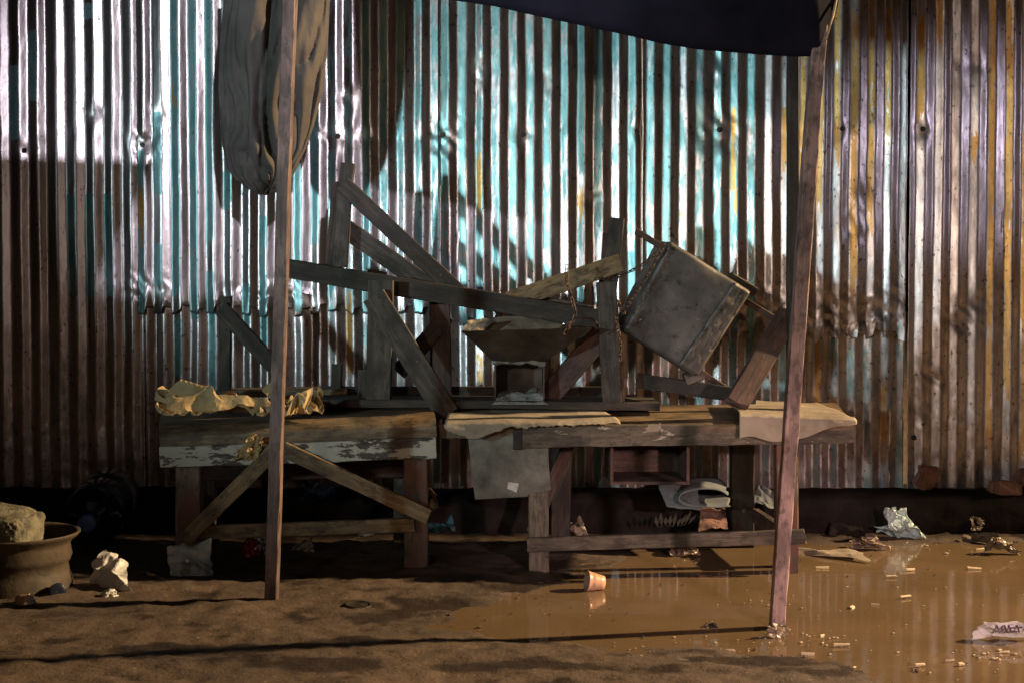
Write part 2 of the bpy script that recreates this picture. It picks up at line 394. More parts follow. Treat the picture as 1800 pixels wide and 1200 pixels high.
SHEETS = [  # px0, px1, L-facet centre, pitch px, Y, top py, bottom py, jag, seed
    (-900, 252, 29, 32.5, 6.652, -80, 860, .004, 1),
    (242, 772, 310, 30.4, 6.645, -80, 548, .03, 2),
    (764, 1136, 723, 29.8, 6.650, -80, 566, .03, 3),
    (1128, 1591, 1141, 29.75, 6.644, -80, 592, .035, 4),
    (1597, 3645, 1740, 31.0, 6.652, -80, 860, .004, 5),
    (236, 775, 310, 30.4, 6.664, 455, 862, .003, 6),
    (768, 1592, 1141, 29.75, 6.666, 470, 860, .003, 7),
    (2060, 3645, 1740, 31.0, 6.668, -640, 300, .004, 8)]  # last one: unseen taller sheet, added to block the sodium lamp
DENTS = [(255, 255, 30, .022), (595, 242, 24, .018), (778, 240, 30, .024), (919, 237, 16, .01), (1119, 232, 10, .006), (1263, 232, 32, .026), (1478, 228, 14, .01), (1620, 228, 20, .012), (45, 262, 16, .01), (170, 200, 20, .01),
         (245, 500, 22, .014), (530, 525, 26, .016), (285, 520, 22, .012), (610, 180, 24, .016), (1040, 345, 22, .014), (1255, 115, 20, .014), (960, 140, 16, .01), (1565, 690, 22, .012), (1620, 715, 26, .014), (1690, 560, 24, .016), (1720, 540, 18, .012), (560, 240, 14, .01), (642, 235, 16, .01), (285, 195, 18, .012), (845, 120, 22, .010), (1500, 400, 30, .012), (1520, 330, 20, .01), (1450, 700, 24, .012), (1700, 120, 26, .010), (1640, 660, 22, .014)]
DENTSW = [(Wx(a), Wz(b), r * MPP, d) for a, b, r, d in DENTS]
SCREWS = [(45, 265), (252, 255), (595, 240), (778, 238), (919, 237), (1119, 231), (1263, 229), (1478, 227), (1620, 227), (1610, 769), (700, 700)]
SCREWW = [(Wx(a), Wz(b)) for a, b in SCREWS]
def facet(x, y, seed):
    # piecewise flat creased field: random heights on a jittered triangle lattice
    i, j = math.floor(x), math.floor(y); fx, fy = x - i, y - j
    def hh(a, b): return (math.sin(a * 127.1 + b * 311.7 + seed * 74.7) * 4375.85453 % 1) * 2 - 1
    if fx + fy < 1: return hh(i, j) * (1 - fx - fy) + hh(i + 1, j) * fx + hh(i, j + 1) * fy
    return hh(i + 1, j + 1) * (fx + fy - 1) + hh(i + 1, j) * (1 - fy) + hh(i, j + 1) * (1 - fx)
def h01(*a):
    return noise.noise((a[0] * 12.9898 + 3.1, (a[1] if len(a) > 1 else 0) * 7.77 + 1.7, 4.4)) * .5 + .5
sheets = []
for si, (px0, px1, pc0, pp, Y, tpy, bpy_, jag, seed) in enumerate(SHEETS):
    x0, x1 = Wx(px0), Wx(px1); xc = Wx(pc0); pit = pp * MPP
    ztop, zbot = Wz(tpy), Wz(bpy_)
    upper_cut = jag > .01
    stepx = pit / 12
    ncol = int((x1 - x0) / stepx) + 1
    zs = []; z = ztop
    while z > zbot: zs.append(z); z -= (.012 if (z - zbot < .30 and upper_cut) or (.45 < z < 1.3) else .018)
    zs.append(zbot)
    vs = []; te = []; oc = []; gr = []
    A = pit * .088
    for j, z in enumerate(zs):
        for i in range(ncol + 1):
            x = x0 + (x1 - x0) * i / ncol
            wob = .007 * noise.noise((x * 7, .15 * z, seed + 20)) + .0035 * noise.noise((x * 2, z * 2.2, seed * 3.3)) + .0018 * noise.noise((x * 9, z * 7, seed))
            u = ((x + wob - xc) / pit + .25)
            k = math.floor(u * 2); s = math.sin(2 * math.pi * (u - .25))
            amp = A * (1 + .60 * noise.noise((math.floor(u) * 4.9, z * .25, seed + 30)) + .22 * noise.noise((k * 3.7, z * 1.8, seed)))
            h = amp * math.asin(.965 * s) / math.asin(.965)
            # dents
            for dx, dz, r, d in DENTSW:
                a = ((x - dx) / r); b = ((z - dz) / (r * 1.1))
                if abs(a) < 3 and abs(b) < 3:
                    q = math.exp(-(a * a + b * b)); fl = noise.noise((x * 40, z * 30, 2.2))
                    h = h * (1 - .6 * q) - d * .45 * q * (.6 + .9 * facet(x * 34 + z * 9, z * 26, seed))
            # horizontal buckles near the girts
            bz = .003 * noise.noise((x * 18, z * 3, 9)) * math.exp(-((z - Wz(236)) / .03) ** 2)
            h += bz
            if seed in (2, 3, 4, 1, 5):
                zc = Wz({1: 505, 2: 512, 3: 520, 4: 545, 5: 560}[seed]); wgt = math.exp(-((z - zc) / ({4: .11, 5: .10}.get(seed, .06))) ** 2)
                st = {4: .015, 5: .007, 2: .009, 1: .005, 3: .008}[seed]
                n1 = facet(x * 17 + z * 4, z * 24, seed); n2 = noise.noise((x * 40, z * 44, seed + 5))
                if seed in (2, 3, 1, 5): wgt *= max(0, noise.noise((x * 2.1, 5, seed)) * 1.6 + .1)
                h += wgt * st * (n1 * .75 + n2 * .3)
                if seed == 4 and wgt > .3: h *= (1 - .35 * wgt)
            if z < .75: h += .003 * noise.noise((x * 14, z * 20, seed)) * min(1, (.75 - z) * 3)
            zz = z
            if upper_cut and z < zbot + .16:
                q = 1 - (z - zbot) / .16
                rag = noise.noise((x * 5.5, 0, seed)) * jag + noise.noise((x * 21, 3, seed)) * jag * .8 + (.02 if k % 2 else -.012)
                zz = z + q * rag
                h += q * q * (.006 + .016 * noise.noise((x * 17, 7, seed)))   # lower lip curls out
            elif z < zbot + .03: zz = z + noise.noise((x * 11, 1, seed)) * .004
            if i == 0 or i == ncol:
                pass
            vs.append((x + noise.noise((z * 3, seed, i * 0)) * .003, -h + (Y - WALLY), zz - .19))
            # colour masks per facet; yellow lamp reflections are put in as colour
            fx = xc + (math.floor(u) + .0) * pit     # centre of the L facet of this wave
            left = (k % 2 == 0)
            pxz = 900 + fx / MPP; pyz = 515 - (z - CH) / MPP
            t = 0; oo = 0
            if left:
                w1 = math.floor(u)
                base = .62 + .42 * noise.noise((w1 * 5.3, z * 1.1, seed + 8)) + .2 * noise.noise((w1 * 2.1, z * 4, seed))
                zone = 0
                if 560 < pxz < 1330: zone = 1.0
                elif pxz >= 1330: zone = .55 if (pyz > 560 and pxz < 1600) else (.5 if pyz < 260 else .28)
                elif pxz < 235: zone = .35
                else: zone = .55
                t = base * zone
                if seed >= 6: t = base * (.85 if pxz > 1000 else .6)
                for a, y0, y1 in TEALX:
                    if abs(a - pxz) < pp * .5 and y0 < pyz < y1: t = .85
                for a, y0, y1 in OCH_GLINT:
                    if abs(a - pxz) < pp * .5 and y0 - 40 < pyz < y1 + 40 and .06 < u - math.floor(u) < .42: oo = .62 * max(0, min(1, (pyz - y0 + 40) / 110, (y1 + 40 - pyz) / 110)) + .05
            te.append(t); oc.append(oo)
            g = .12 + max(0, (1.35 - z)) * (.26 if pxz > 250 else .46) + .24 * max(0, min(1, (pxz - 1130) / 250))  # dirt towards the ground, plus shade at lower left put into the colour
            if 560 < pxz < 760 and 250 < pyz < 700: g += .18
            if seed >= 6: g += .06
            if not left and 560 < pxz < 1330: g += .22  # shade of the right-facing facets put into the colour
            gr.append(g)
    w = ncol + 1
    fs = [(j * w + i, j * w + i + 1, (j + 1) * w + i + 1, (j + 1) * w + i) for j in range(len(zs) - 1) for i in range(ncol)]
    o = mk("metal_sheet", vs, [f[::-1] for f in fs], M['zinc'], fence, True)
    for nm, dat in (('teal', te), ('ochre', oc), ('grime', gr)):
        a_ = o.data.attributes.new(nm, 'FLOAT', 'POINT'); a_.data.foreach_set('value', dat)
    m = o.modifiers.new("solid", 'SOLIDIFY'); m.thickness = .0012; m.offset = -1
    sheets.append((o, x0, x1))
# screws with rubber washers
bm = bmesh.new()
bmesh.ops.create_cone(bm, cap_ends=True, segments=14, radius1=.013, radius2=.011, depth=.005)
r2 = bmesh.ops.create_cone(bm, cap_ends=True, segments=6, radius1=.0065, radius2=.006, depth=.012, matrix=Matrix.Translation((0, 0, .005)))
scm = bpy.data.meshes.new("screw"); bm.to_mesh(scm); bm.free(); scm.materials.append(M['screw'])
for (x, z) in SCREWW:
    par = next(s for s in sheets if s[1] - .01 <= x <= s[2])[0]
    # find local surface height
    best = min(par.data.vertices, key=lambda v: (v.co.x - x) ** 2 + (v.co.z + .19 - z) ** 2)
    o = bpy.data.objects.new("screw", scm); COL.objects.link(o); o.parent = par
    o.location = (x, best.co.y - .004, z - .19); o.rotation_euler = (R(90), 0, 0)

# ------------------------------------------------------------------ timber
def beam(name, a, b, wpx, t, mat, parent, label=None, rag=0.0, seed=None, wig=.0016, back=True, round_=.004, world=False, taper=1.0):
    """plank from a to b (px, py, depth of its front face); wpx its width in photo pixels, t its thickness in metres"""
    A_ = a if world else P(*a); B_ = b if world else P(*b)
    Ym = (A_.y + B_.y) / 2; w = wpx if world else PM(wpx, Ym)
    X = (B_ - A_); L = X.length; X.normalize()
    Yd = Vector((0, 1, 0)); Yd = (Yd - X * Yd.dot(X)); Yd.normalize(); Z = X.cross(Yd)
    O = A_ + (Yd * t / 2 if back else Vector())
    s = random.random() * 100 if seed is None else seed
    nst = max(5, int(L / .03)); c = min(round_, w * .2, t * .2)
    hw, ht = w / 2, t / 2
    outl = []
    for (sx, sz) in ((1, 1), (-1, 1), (-1, -1), (1, -1)):
        q = [(sx * (ht), sz * (hw - c)), (sx * (ht - c * .3), sz * (hw - c * .3)), (sx * (ht - c), sz * hw)]
        if sx * sz < 0: q = q[::-1]
        outl += q
    # a mid point on each face for waviness
    outl2 = []
    for i in range(12):
        p, q = outl[i], outl[(i + 1) % 12]; outl2.append(p)
        if i % 3 == 2: outl2.append(((p[0] + q[0]) / 2, (p[1] + q[1]) / 2))
    m_ = len(outl2); vs = []; fs = []
    for j in range(nst + 1):
        x = L * j / nst
        bow = wig * 1.5 * noise.noise((x * 1.5, s, 0)), wig * 1.5 * noise.noise((x * 1.5, s, 9))
        k_ = 1 + (taper - 1) * j / nst
        for i, (yy, zz) in enumerate(outl2):
            n_ = noise.noise((x * 11, s + i * 2.7, 3)) * wig
            xx = x
            if rag and j == nst: xx = x + rag * noise.noise((yy * 60, zz * 60, s)) * 1.5
            elif j in (0, nst): xx = x + .003 * noise.noise((yy * 30, zz * 30, s))
            vs.append((xx, yy * k_ + n_ + bow[0], zz * k_ + n_ + bow[1]))
    for j in range(nst):
        for i in range(m_):
            fs.append((j * m_ + i, j * m_ + (i + 1) % m_, (j + 1) * m_ + (i + 1) % m_, (j + 1) * m_ + i))
    fs.append(tuple(range(m_))[::-1]); fs.append(tuple(nst * m_ + i for i in range(m_)))
    o = mk(name, vs, fs, mat); fix_normals(o)
    Mx = Matrix.Identity(4)
    for r_ in range(3):
        Mx[r_][0] = X[r_]; Mx[r_][1] = Yd[r_]; Mx[r_][2] = Z[r_]; Mx[r_][3] = O[r_]
    place(o, Mx, parent)
    if label: o["label"] = label
    return o
def top_board(name, pts, t, mat, parent, nx=40, rnd=0):
    """board with front edge from pts[0] to pts[1] and back edge pts[3]..pts[2] (world), thickness downward"""
    a, b, c, d = [Vector(p) for p in pts]
    X = (b - a); L = X.length; X.normalize(); Yv = (d - a); D = Yv.length; Yv = (Yv - X * Yv.dot(X)).normalized(); Z = X.cross(Yv)
    vs = []; fs = []; ny = 6
    def loc(u, v, k):
        p = (a * (1 - u) + b * u) * (1 - v) + (d * (1 - u) + c * u) * v - a
        return Vector((p.dot(X), p.dot(Yv), p.dot(Z) - k * t + .0025 * noise.noise((u * 6, v * 3, k + t * 50))))
    sec = [(v / ny, 0) for v in range(ny + 1)] + [(1 - v / ny, 1) for v in range(ny + 1)]
    # soften the front arris
    sec = [(.0, .75), (.0, .30), (.006, .10), (.02, .0)] + [(v / ny, 0) for v in range(1, ny + 1)] + [(1 - v / ny, 1) for v in range(ny + 1)]
    if rnd: sec = [(0, 1), (0, .75)] + [(rnd / D * (1 - math.cos(q * math.pi / 12)) ** .9, .62 * (1 - math.sin(q * math.pi / 12))) for q in range(7)] + [(v / ny, 0) for v in range(1, ny + 1)] + [(1 - v / ny, 1) for v in range(ny)]
    m_ = len(sec)
    for j in range(nx + 1):
        for (v, k) in sec: vs.append(loc(j / nx, v, k))
    for j in range(nx):
        for i in range(m_):
            fs.append((j * m_ + i, j * m_ + (i + 1) % m_, (j + 1) * m_ + (i + 1) % m_, (j + 1) * m_ + i))
    fs.append(tuple(range(m_))); fs.append(tuple(nx * m_ + i for i in range(m_))[::-1])
    o = mk(name, vs, fs, mat); fix_normals(o)
    Mx = Matrix.Identity(4)
    for r_ in range(3):
        Mx[r_][0] = X[r_]; Mx[r_][1] = Yv[r_]; Mx[r_][2] = Z[r_]; Mx[r_][3] = a[r_]
    return place(o, Mx, parent)

# --- left table
YF = 5.60
lt = root("market_table", (P(525, 1000, YF).x, 5.9, 0), "low wooden market table, the left one, with peeling white front board and crossed braces", "table")
a, b = P(281, 742, YF - .02), P(766, 733, YF - .02)
top_board("table_top", [P(279, 752, YF - .015), P(766, 731, YF - .015), P(756, 703, 6.26), P(284, 708, 6.26)], .082, M['wood_top'], lt, rnd=.085)
beam("apron", (281, 803, YF - .018), (767, 786, YF - .018), 36, .032, M['wood_white'], lt, wig=.003)
def leg(px_top, py_top, px_bot, Yd_, w, parent, mat, t=.07, sink=.03):
    g = None; top = P(px_top, py_top, Yd_)
    xb = P(px_bot, 1000, Yd_).x
    return beam("leg", Vector((xb, Yd_, -sink)), top, PM(w, Yd_), t, mat, parent, world=True)
leg(330, 800, 329, YF + .02, 44, lt, M['wood_leg'])
leg(730, 790, 732, YF + .02, 42, lt, M['wood_leg'])
leg(364, 770, 364, 6.17, 26, lt, M['wood_grey'], .05)
leg(704, 770, 704, 6.17, 24, lt, M['wood_grey'], .05)
beam("stretcher", (338, 936, YF - .012), (728, 923, YF - .012), 24, .03, M['wood_warm'], lt)
beam("brace", (322, 950, YF - .045), (490, 784, YF - .045), 27, .028, M['wood_warm'], lt)
beam("brace", (497, 789, YF - .047), (753, 908, YF - .047), 27, .028, M['wood_warm'], lt)
beam("side_rail", P(755, 891, YF + .06), P(752, 870, 6.2), .045, .03, M['wood_warm'], lt, world=True)
beam("side_rail", P(345, 905, YF + .10), P(362, 880, 6.15), .045, .03, M['wood_grey'], lt, world=True)
beam("back_board", (300, 820, 6.12), (735, 812, 6.12), 52, .02, M['wood_red'], lt)

# --- right table
YR = 5.52
rt = root("market_table", (P(1160, 1000, YR).x, 5.85, 0), "long low wooden market table, the right one, under the stove and tilted metal box", "table")
top_board("table_top", [P(800, 752, YR + .03), P(1500, 742, YR - .02), P(1470, 708, 6.22), P(815, 716, 6.22)], .03, M['wood_top'], rt)
beam("apron", (918, 768, YR), (1503, 760, YR), 37, .035, M['wood_spot'], rt, wig=.003)
beam("apron_stub", (902, 771, YR + .01), (917, 771, YR + .01), 36, .04, M['wood_dark'], rt)
beam("side_bearer", (772, 757, YR + .12), (905, 757, YR + .12), 26, .05, M['wood_leg'], rt)
leg(1384, 770, 1385, YR + .035, 38, rt, M['wood_leg'])
leg(947, 775, 947, YR + .04, 36, rt, M['wood_grey'])
leg(1306, 740, 1306, 6.12, 40, rt, M['wood_dark'])
leg(990, 740, 985, 6.12, 34, rt, M['wood_dark'])
beam("stretcher", (927, 958, YR + .002), (1416, 943, YR + .002), 25, .03, M['wood_grey'], rt, rag=.02)
beam("side_rail", P(1372, 938, YR + .12), P(1322, 905, 6.12), .06, .03, M['wood_red'], rt, world=True)
beam("brace", (1000, 780, 6.0), (935, 935, 6.0), 22, .03, M['wood_red'], rt)
# grubby metal panel nailed beside the left leg
pv = [(822, 764), (960, 752), (968, 860), (930, 867), (928, 872), (835, 877)]
def slab(name, pix, Y, t, mat, parent, sub=0):
    vs = [P(x, y, Y) for x, y in pix] + [P(x, y, Y) + Vector((0, t, 0)) for x, y in pix]; n_ = len(pix)
    fs = [tuple(range(n_))[::-1], tuple(range(n_, 2 * n_))] + [(i, (i + 1) % n_, n_ + (i + 1) % n_, n_ + i) for i in range(n_)]
    o = mk(name, vs, fs, mat)
    fix_normals(o); c = sum((Vector(v) for v in vs), Vector()) / len(vs)
    for v in o.data.vertices: v.co -= c
    return place(o, Matrix.Translation(c), parent)
slab("side_panel", pv, YR + .036, .004, M['panel'], rt)
# open drawer box hung under the table top
def crate(px0, py0, px1, py1, Yn, dep, th, mat, parent):
    A_ = P(px0, py0, Yn); B_ = P(px1, py1, Yn); x0_, x1_, z1, z0 = A_.x, B_.x, A_.z, B_.z
    bm = bmesh.new()
    def bx(a, b):
        r = bmesh.ops.create_cube(bm, size=1); s = Vector(b) - Vector(a); c = (Vector(a) + Vector(b)) / 2
        for v in r['verts']: v.co = Vector((v.co.x * s.x, v.co.y * s.y, v.co.z * s.z)) + c
    bx((x0_, Yn, z0), (x0_ + th, Yn + dep, z1)); bx((x1_ - th, Yn, z0), (x1_, Yn + dep, z1))
    bx((x0_ + th, Yn + .001, z0), (x1_ - th, Yn + dep, z0 + th)); bx((x0_ + th, Yn + .001, z1 - th), (x1_ - th, Yn + dep, z1)); bx((x0_ + th, Yn + dep - th, z0 + th), (x1_ - th, Yn + dep - .001, z1 - th))
    me = bpy.data.meshes.new("open_box"); bm.to_mesh(me); bm.free(); me.materials.append(mat)
    o = bpy.data.objects.new("open_box", me); COL.objects.link(o); return place(o, Matrix.Identity(4), parent)
crate(1073, 772, 1212, 851, 5.72, .34, .012, M['wood_red'], rt)

# --- upturned bench lying on the tables
YB = 5.86
b1 = root("wooden_bench", P(850, 722, YB), "upturned wooden bench lying across both tables with the stove standing on its plank", "bench")
beam("seat", Vector(P(528, 708, YB - .02)), Vector(P(1160, 715, YB - .02)), .034, .30, M['wood_dark'], b1, world=True, wig=.002)
beam("leg", (664, 706, YB - .01), (669, 493, YB - .01), 44, .05, M['wood_pile'], b1)
beam("leg", (640, 703, YB + .05), (640, 650, YB + .05), 22, .04, M['wood_pile'], b1)
beam("leg", (1077, 709, YB - .01), (1066, 496, YB - .01), 34, .06, M['wood_pile'], b1)
beam("leg", (1092, 708, YB + .02), (1088, 636, YB + .02), 14, .04, M['wood_warm'], b1)
beam("leg", (777, 700, YB + .22), (774, 535, YB + .22), 33, .05, M['wood_red'], b1)
beam("leg", (770, 700, YB + .26), (769, 515, YB + .26), 28, .03, M['wood_dark'], b1)
beam("brace", (656, 520, YB - .05), (787, 728, YB - .05), 42, .03, M['wood_pile'], b1)
beam("brace", (960, 700, YB + .10), (1062, 585, YB + .06), 40, .03, M['wood_red'], b1)
beam("brace", (700, 655, YB + .19), (770, 575, YB + .21), 30, .03, M['wood_dark'], b1)
beam("stretcher", (560, 690, YB + .27), (1075, 690, YB + .27), 22, .03, M['wood_dark'], b1)

# --- second upturned bench leaning on top of the first
YC = 5.94
b2 = root("wooden_bench", P(800, 530, YC), "dark upturned bench slanting across the top of the pile, legs pointing up left", "bench")
beam("seat", (499, 471, YC), (1055, 562, YC), 34, .24, M['wood_dark'], b2, wig=.002)
sl = P(700, 503, YC) - P(499, 471, YC)
beam("leg", (588, 470, YC + .05), (611, 287, YC + .05), 24, .05, M['wood_dark'], b2)
beam("leg", (584, 468, YC + .16), (597, 320, YC + .16), 26, .04, M['wood_red'], b2)
beam("leg", (598, 470, YC + .03), (605, 330, YC + .03), 26, .04, M['wood_pile'], b2)
beam("brace", (603, 324, YC + .02), (816, 524, YC + .02), 30, .03, M['wood_dark'], b2)
beam("brace", (608, 402, YC + .10), (770, 516, YC + .10), 34, .03, M['wood_pile'], b2)
beam("leg", (1066, 560, YC + .12), (1085, 383, YC + .12), 26, .05, M['wood_pile'], b2)
beam("leg", (1060, 540, YC + .15), (1071, 410, YC + .15), 22, .03, M['wood_red'], b2)
beam("brace", (893, 530, YC + .04), (1092, 462, YC + .08), 33, .03, M['wood_warm'], b2)
beam("brace", (940, 528, YC + .10), (1040, 546, YC + .10), 20, .03, M['wood_leg'], b2)

# --- third, small upturned bench behind on the left table
YD = 6.1
b3 = root("wooden_bench", P(450, 700, YD), "small upturned bench behind the crumpled brown paper, mostly in shade by the fence", "bench")
beam("seat", Vector(P(380, 693, YD - .02)), Vector(P(610, 689, YD - .02)), .03, .2, M['wood_top'], b3, world=True)
beam("leg", (395, 690, YD - .01), (396, 521, YD - .01), 18, .045, M['wood_pile'], b3)
beam("brace", (387, 541, YD - .04), (486, 650, YD - .04), 28, .028, M['wood_pile'], b3)
beam("leg", (590, 690, YD), (592, 640, YD), 18, .04, M['wood_dark'], b3)

# --- leaning board at the right and the poles
pl = root("wooden_plank", P(1297, 715, 5.62), "thick red brown plank leaning on the right table with a splintered lower end", "plank")
beam("board", (1391, 548, 5.74), (1298, 706, 5.60), 40, .045, M['wood_red'], pl, rag=.03)
beam("batten", (1330, 700, 5.95), (1120, 668, 5.98), 26, .03, M['wood_dark'], pl)

def pole(bx_, by_, tx, ty, wpx, mat, label, side=.06):
    g = G(bx_, by_); Yb = g.y
    o = beam("wooden_pole", Vector((g.x, Yb, -.12)), P(tx, ty, Yb + .04), PM(wpx, Yb), side, mat, None, world=True, wig=.002)
    return o
o = pole(473, 1062, 525, -600, 22, M['wood_pole'], ''); tag(o, "slim upright wooden pole standing in front of the left table and the hanging cloth", "pole", "poles holding the tarpaulin")
o = pole(1364, 1106, 1488, -600, 25, M['wood_pink'], '', .05); tag(o, "slim leaning pink brown pole standing in the puddle before the right table", "pole", "poles holding the tarpaulin")
g = Vector((P(1397, 900, 5.66).x, 5.68, -.05))
o = beam("wooden_pole", g, P(1396, -40, 5.7), PM(19, 5.66), .05, M['wood_dark'], None, world=True)
tag(o, "dark wooden pole behind the leaning pole, rising beside the right table to the tarpaulin", "pole", "poles holding the tarpaulin")

# ------------------------------------------------------------------ tarpaulin roof and hanging bundle
hem = [(760, -14), (790, 0), (870, 12), (950, 30), (1030, 47), (1100, 62), (1165, 77), (1230, 88), (1330, 96), (1400, 100), (1440, 99), (1456, 62), (1466, 35), (1476, -5)]
def hemp(u):
    t = u * (len(hem) - 1); i = min(int(t), len(hem) - 2); k = t - i
    x = hem[i][0] + (hem[i + 1][0] - hem[i][0]) * k; y = hem[i][1] + (hem[i + 1][1] - hem[i][1]) * k
    return P(x, y, 4.66 )
def roof(u, v):
    # a flap hanging down from the top edge, the hem drooping to the right
    a_ = hemp(u); b_ = P(735 + 800 * min(1, u / .93), 0, 4.35); b_.z = 3.25
    p = a_ * (1 - v) + b_ * v
    fold = .035 * noise.noise((u * 5 + v * 1.5, v * 2, 1)) + .012 * noise.noise((u * 14 - v * 4, v * 5, 4)) + .006 * math.sin(u * 30 + v * 9)
    return p + Vector((0, -.10 * math.sin(v * math.pi) * math.sin(u * math.pi) + fold * min(1, .25 + v * 6), 0))
o = grid("tarpaulin", 110, 50, roof, M['tarp'], thick=.002)
tag(o, "dark navy tarpaulin hanging above the right table with a drooping lower edge", "tarpaulin")
# twine at the corner
def tube(name, pts, r, mat, parent=None, seg=6):
    vs = []; fs = []; pts = [Vector(p) for p in pts]; n_ = len(pts)
    for i, p in enumerate(pts):
        t = (pts[min(i + 1, n_ - 1)] - pts[max(i - 1, 0)]).normalized(); a_ = t.orthogonal().normalized(); b_ = t.cross(a_)
        if i and abs(t.z) < .9: a_ = Vector((0, 0, 1)).cross(t).normalized(); b_ = t.cross(a_)
        elif abs(t.z) < .9: a_ = Vector((0, 0, 1)).cross(t).normalized(); b_ = t.cross(a_)
        for k in range(seg):
            q = 2 * math.pi * k / seg; vs.append(p + (a_ * math.cos(q) + b_ * math.sin(q)) * r)
    for i in range(n_ - 1):
        for k in range(seg): fs.append((i * seg + k, i * seg + (k + 1) % seg, (i + 1) * seg + (k + 1) % seg, (i + 1) * seg + k))
    fs.append(tuple(range(seg))[::-1]); fs.append(tuple((n_ - 1) * seg + k for k in range(seg)))
    o = mk(name, vs, fs, mat, parent, True); fix_normals(o); return o
o = tube("twine", [P(1452, 70, 4.6), P(1458, 48, 4.62), P(1464, 30, 4.63), P(1468, 10, 4.64), P(1472, -10, 4.65)], .004, M['twine']); tag(o, "loop of rough twine tying the tarpaulin corner to the leaning pole", "twine")

def bundle(u, v):
    # v 0 top .. 1 bottom
    prof_ = [(-60, 396, 590), (0, 396, 578), (90, 389, 574), (160, 386, 566), (220, 388, 550), (262, 392, 536), (295, 402, 520), (318, 416, 506), (332, 434, 492), (340, 452, 478), (341, 464, 466)]
    t = v * (len(prof_) - 1); i = min(int(t), len(prof_) - 2); k = t - i
    y = prof_[i][0] + (prof_[i + 1][0] - prof_[i][0]) * k; l = prof_[i][1] + (prof_[i + 1][1] - prof_[i][1]) * k; r_ = prof_[i][2] + (prof_[i + 1][2] - prof_[i][2]) * k
    c = P((l + r_) / 2, y, 6.15); hw = PM((r_ - l) / 2, 6.15); th = 2 * math.pi * u
    ease = min(1, (1 - v) * 5)
    w1 = th + .75 * noise.noise((math.cos(th) * 1.3, math.sin(th) * 1.3, v * 2.6 + 2)) + .25 * noise.noise((math.cos(th) * 3, math.sin(th) * 3, v * 5)) + .35 * v
    f1 = abs(math.sin(w1 * 3.5 + .5 + 1.1 * noise.noise((v * 1.7, th * .5, 6)))) ** .7
    f2 = abs(math.sin(w1 * 7.5 + 1.2 + 1.6 * noise.noise((v * 2.4, th * .8, 16)))) ** .8
    f3 = abs(math.sin(v * 11 + 2.4 * math.cos(th * 1.3 + 1) + 2 * noise.noise((th, v * 2, 3)))) ** .6
    low = min(1, max(0, (v - .45) * 3))
    ple = 1 + (.42 * (f1 - .7) * (1 - .5 * low) + .34 * (f2 - .65) + .60 * (f3 - .75) * low + .06 * noise.noise((th * 7, v * 16, 1))) * ease
    sw = .25 * noise.noise((math.cos(th) * 1.6, math.sin(th) * 1.6, v * 5)) * ease
    return c + Vector((math.cos(th) * hw * (1 - .35 * (1 - ple) * abs(math.sin(th))), math.sin(th) * hw * .62 * (ple + sw), .01 * noise.noise((th, v * 9, 1))))
o = grid("hanging_cloth", 180, 130, bundle, M['canvas'], closed_u=True, thick=.001); fix_normals(o)
tag(o, "grubby grey canvas bundle hanging in folds behind the left pole, high against the fence", "cloth")

# unseen sheet overhead, added and shaped to cast the straight shadow on the fence
aw = root("awning", (0, 0, 2.38), "plain canvas awning stretched overhead on poles behind the viewer", "awning")
def slabw(name, pts, t, mat, parent):
    n_ = len(pts); vs = [Vector(p) for p in pts] + [Vector(p) + Vector((0, 0, t)) for p in pts]
    fs = [tuple(range(n_))[::-1], tuple(range(n_, 2 * n_))] + [(i, (i + 1) % n_, n_ + (i + 1) % n_, n_ + i) for i in range(n_)]
    o = mk(name, vs, fs, mat); fix_normals(o); return place(o, Matrix.Identity(4), parent)
slabw("canopy", [(-4.2, -2.4, 2.38), (5, -2.4, 2.38), (5, 2.0, 2.36), (-.50, 2.0, 2.38), (-.80, 3.70, 2.38), (-4.2, 3.9, 2.43)], .01, M['canvas_awning'], aw)
for (x, y) in ((-4.1, -2.3), (4.9, -2.3), (4.9, 1.9), (-4.1, 3.8)):
    beam("post", Vector((x, y, -.1)), Vector((x, y, 2.37)), .05, .05, M['wood_pole'], aw, world=True)

# ------------------------------------------------------------------ stove
YS = 5.87
st = root("charcoal_stove", P(913, 712, YS), "sooty square sheet metal charcoal stove with flared hopper and ash in its open base", "stove")
def frustum(name, top, bot, dt, db, Yt, Yb, mat, th=.004, rim=.0):
    (xa, za), (xb, zb) = top[0], top[1]
    pa, pb = P(xa, za, Yt), P(xb, zb, Yt); qa, qb = P(bot[0][0], bot[0][1], Yb), P(bot[1][0], bot[1][1], Yb)
    T = [pa, pb, pb + Vector((0, dt, 0)), pa + Vector((0, dt, 0))]; Bq = [qa, qb, qb + Vector((0, db, 0)), qa + Vector((0, db, 0))]
    bm = bmesh.new(); n_ = 8; rows = []
    for j in range(n_ + 1):
        row = []
        for s in range(4):
            for k in range(8):
                t = k / 8; u = j / n_
                a_ = T[s] * (1 - t) + T[(s + 1) % 4] * t; b_ = Bq[s] * (1 - t) + Bq[(s + 1) % 4] * t
                p = a_ * (1 - u) + b_ * u; d = noise.noise(p * 14) * .007
                row.append(bm.verts.new(p + Vector((d, d, noise.noise(p * 9) * .004))))
        rows.append(row)
    for j in range(n_):
        for i in range(32): bm.faces.new((rows[j][i], rows[j][(i + 1) % 32], rows[j + 1][(i + 1) % 32], rows[j + 1][i]))
    me = bpy.data.meshes.new(name); bm.to_mesh(me); bm.free(); me.materials.append(mat)
    o = bpy.data.objects.new(name, me); COL.objects.link(o); fix_normals(o)
    m = o.modifiers.new("s", 'SOLIDIFY'); m.thickness = th; m.offset = 0
    return place(o, Matrix.Identity(4), st)
frustum("hopper", ((812, 582), (1040, 576)), ((868, 636), (958, 636)), .46, .22, YS - .12, YS, M['steel_dark'])
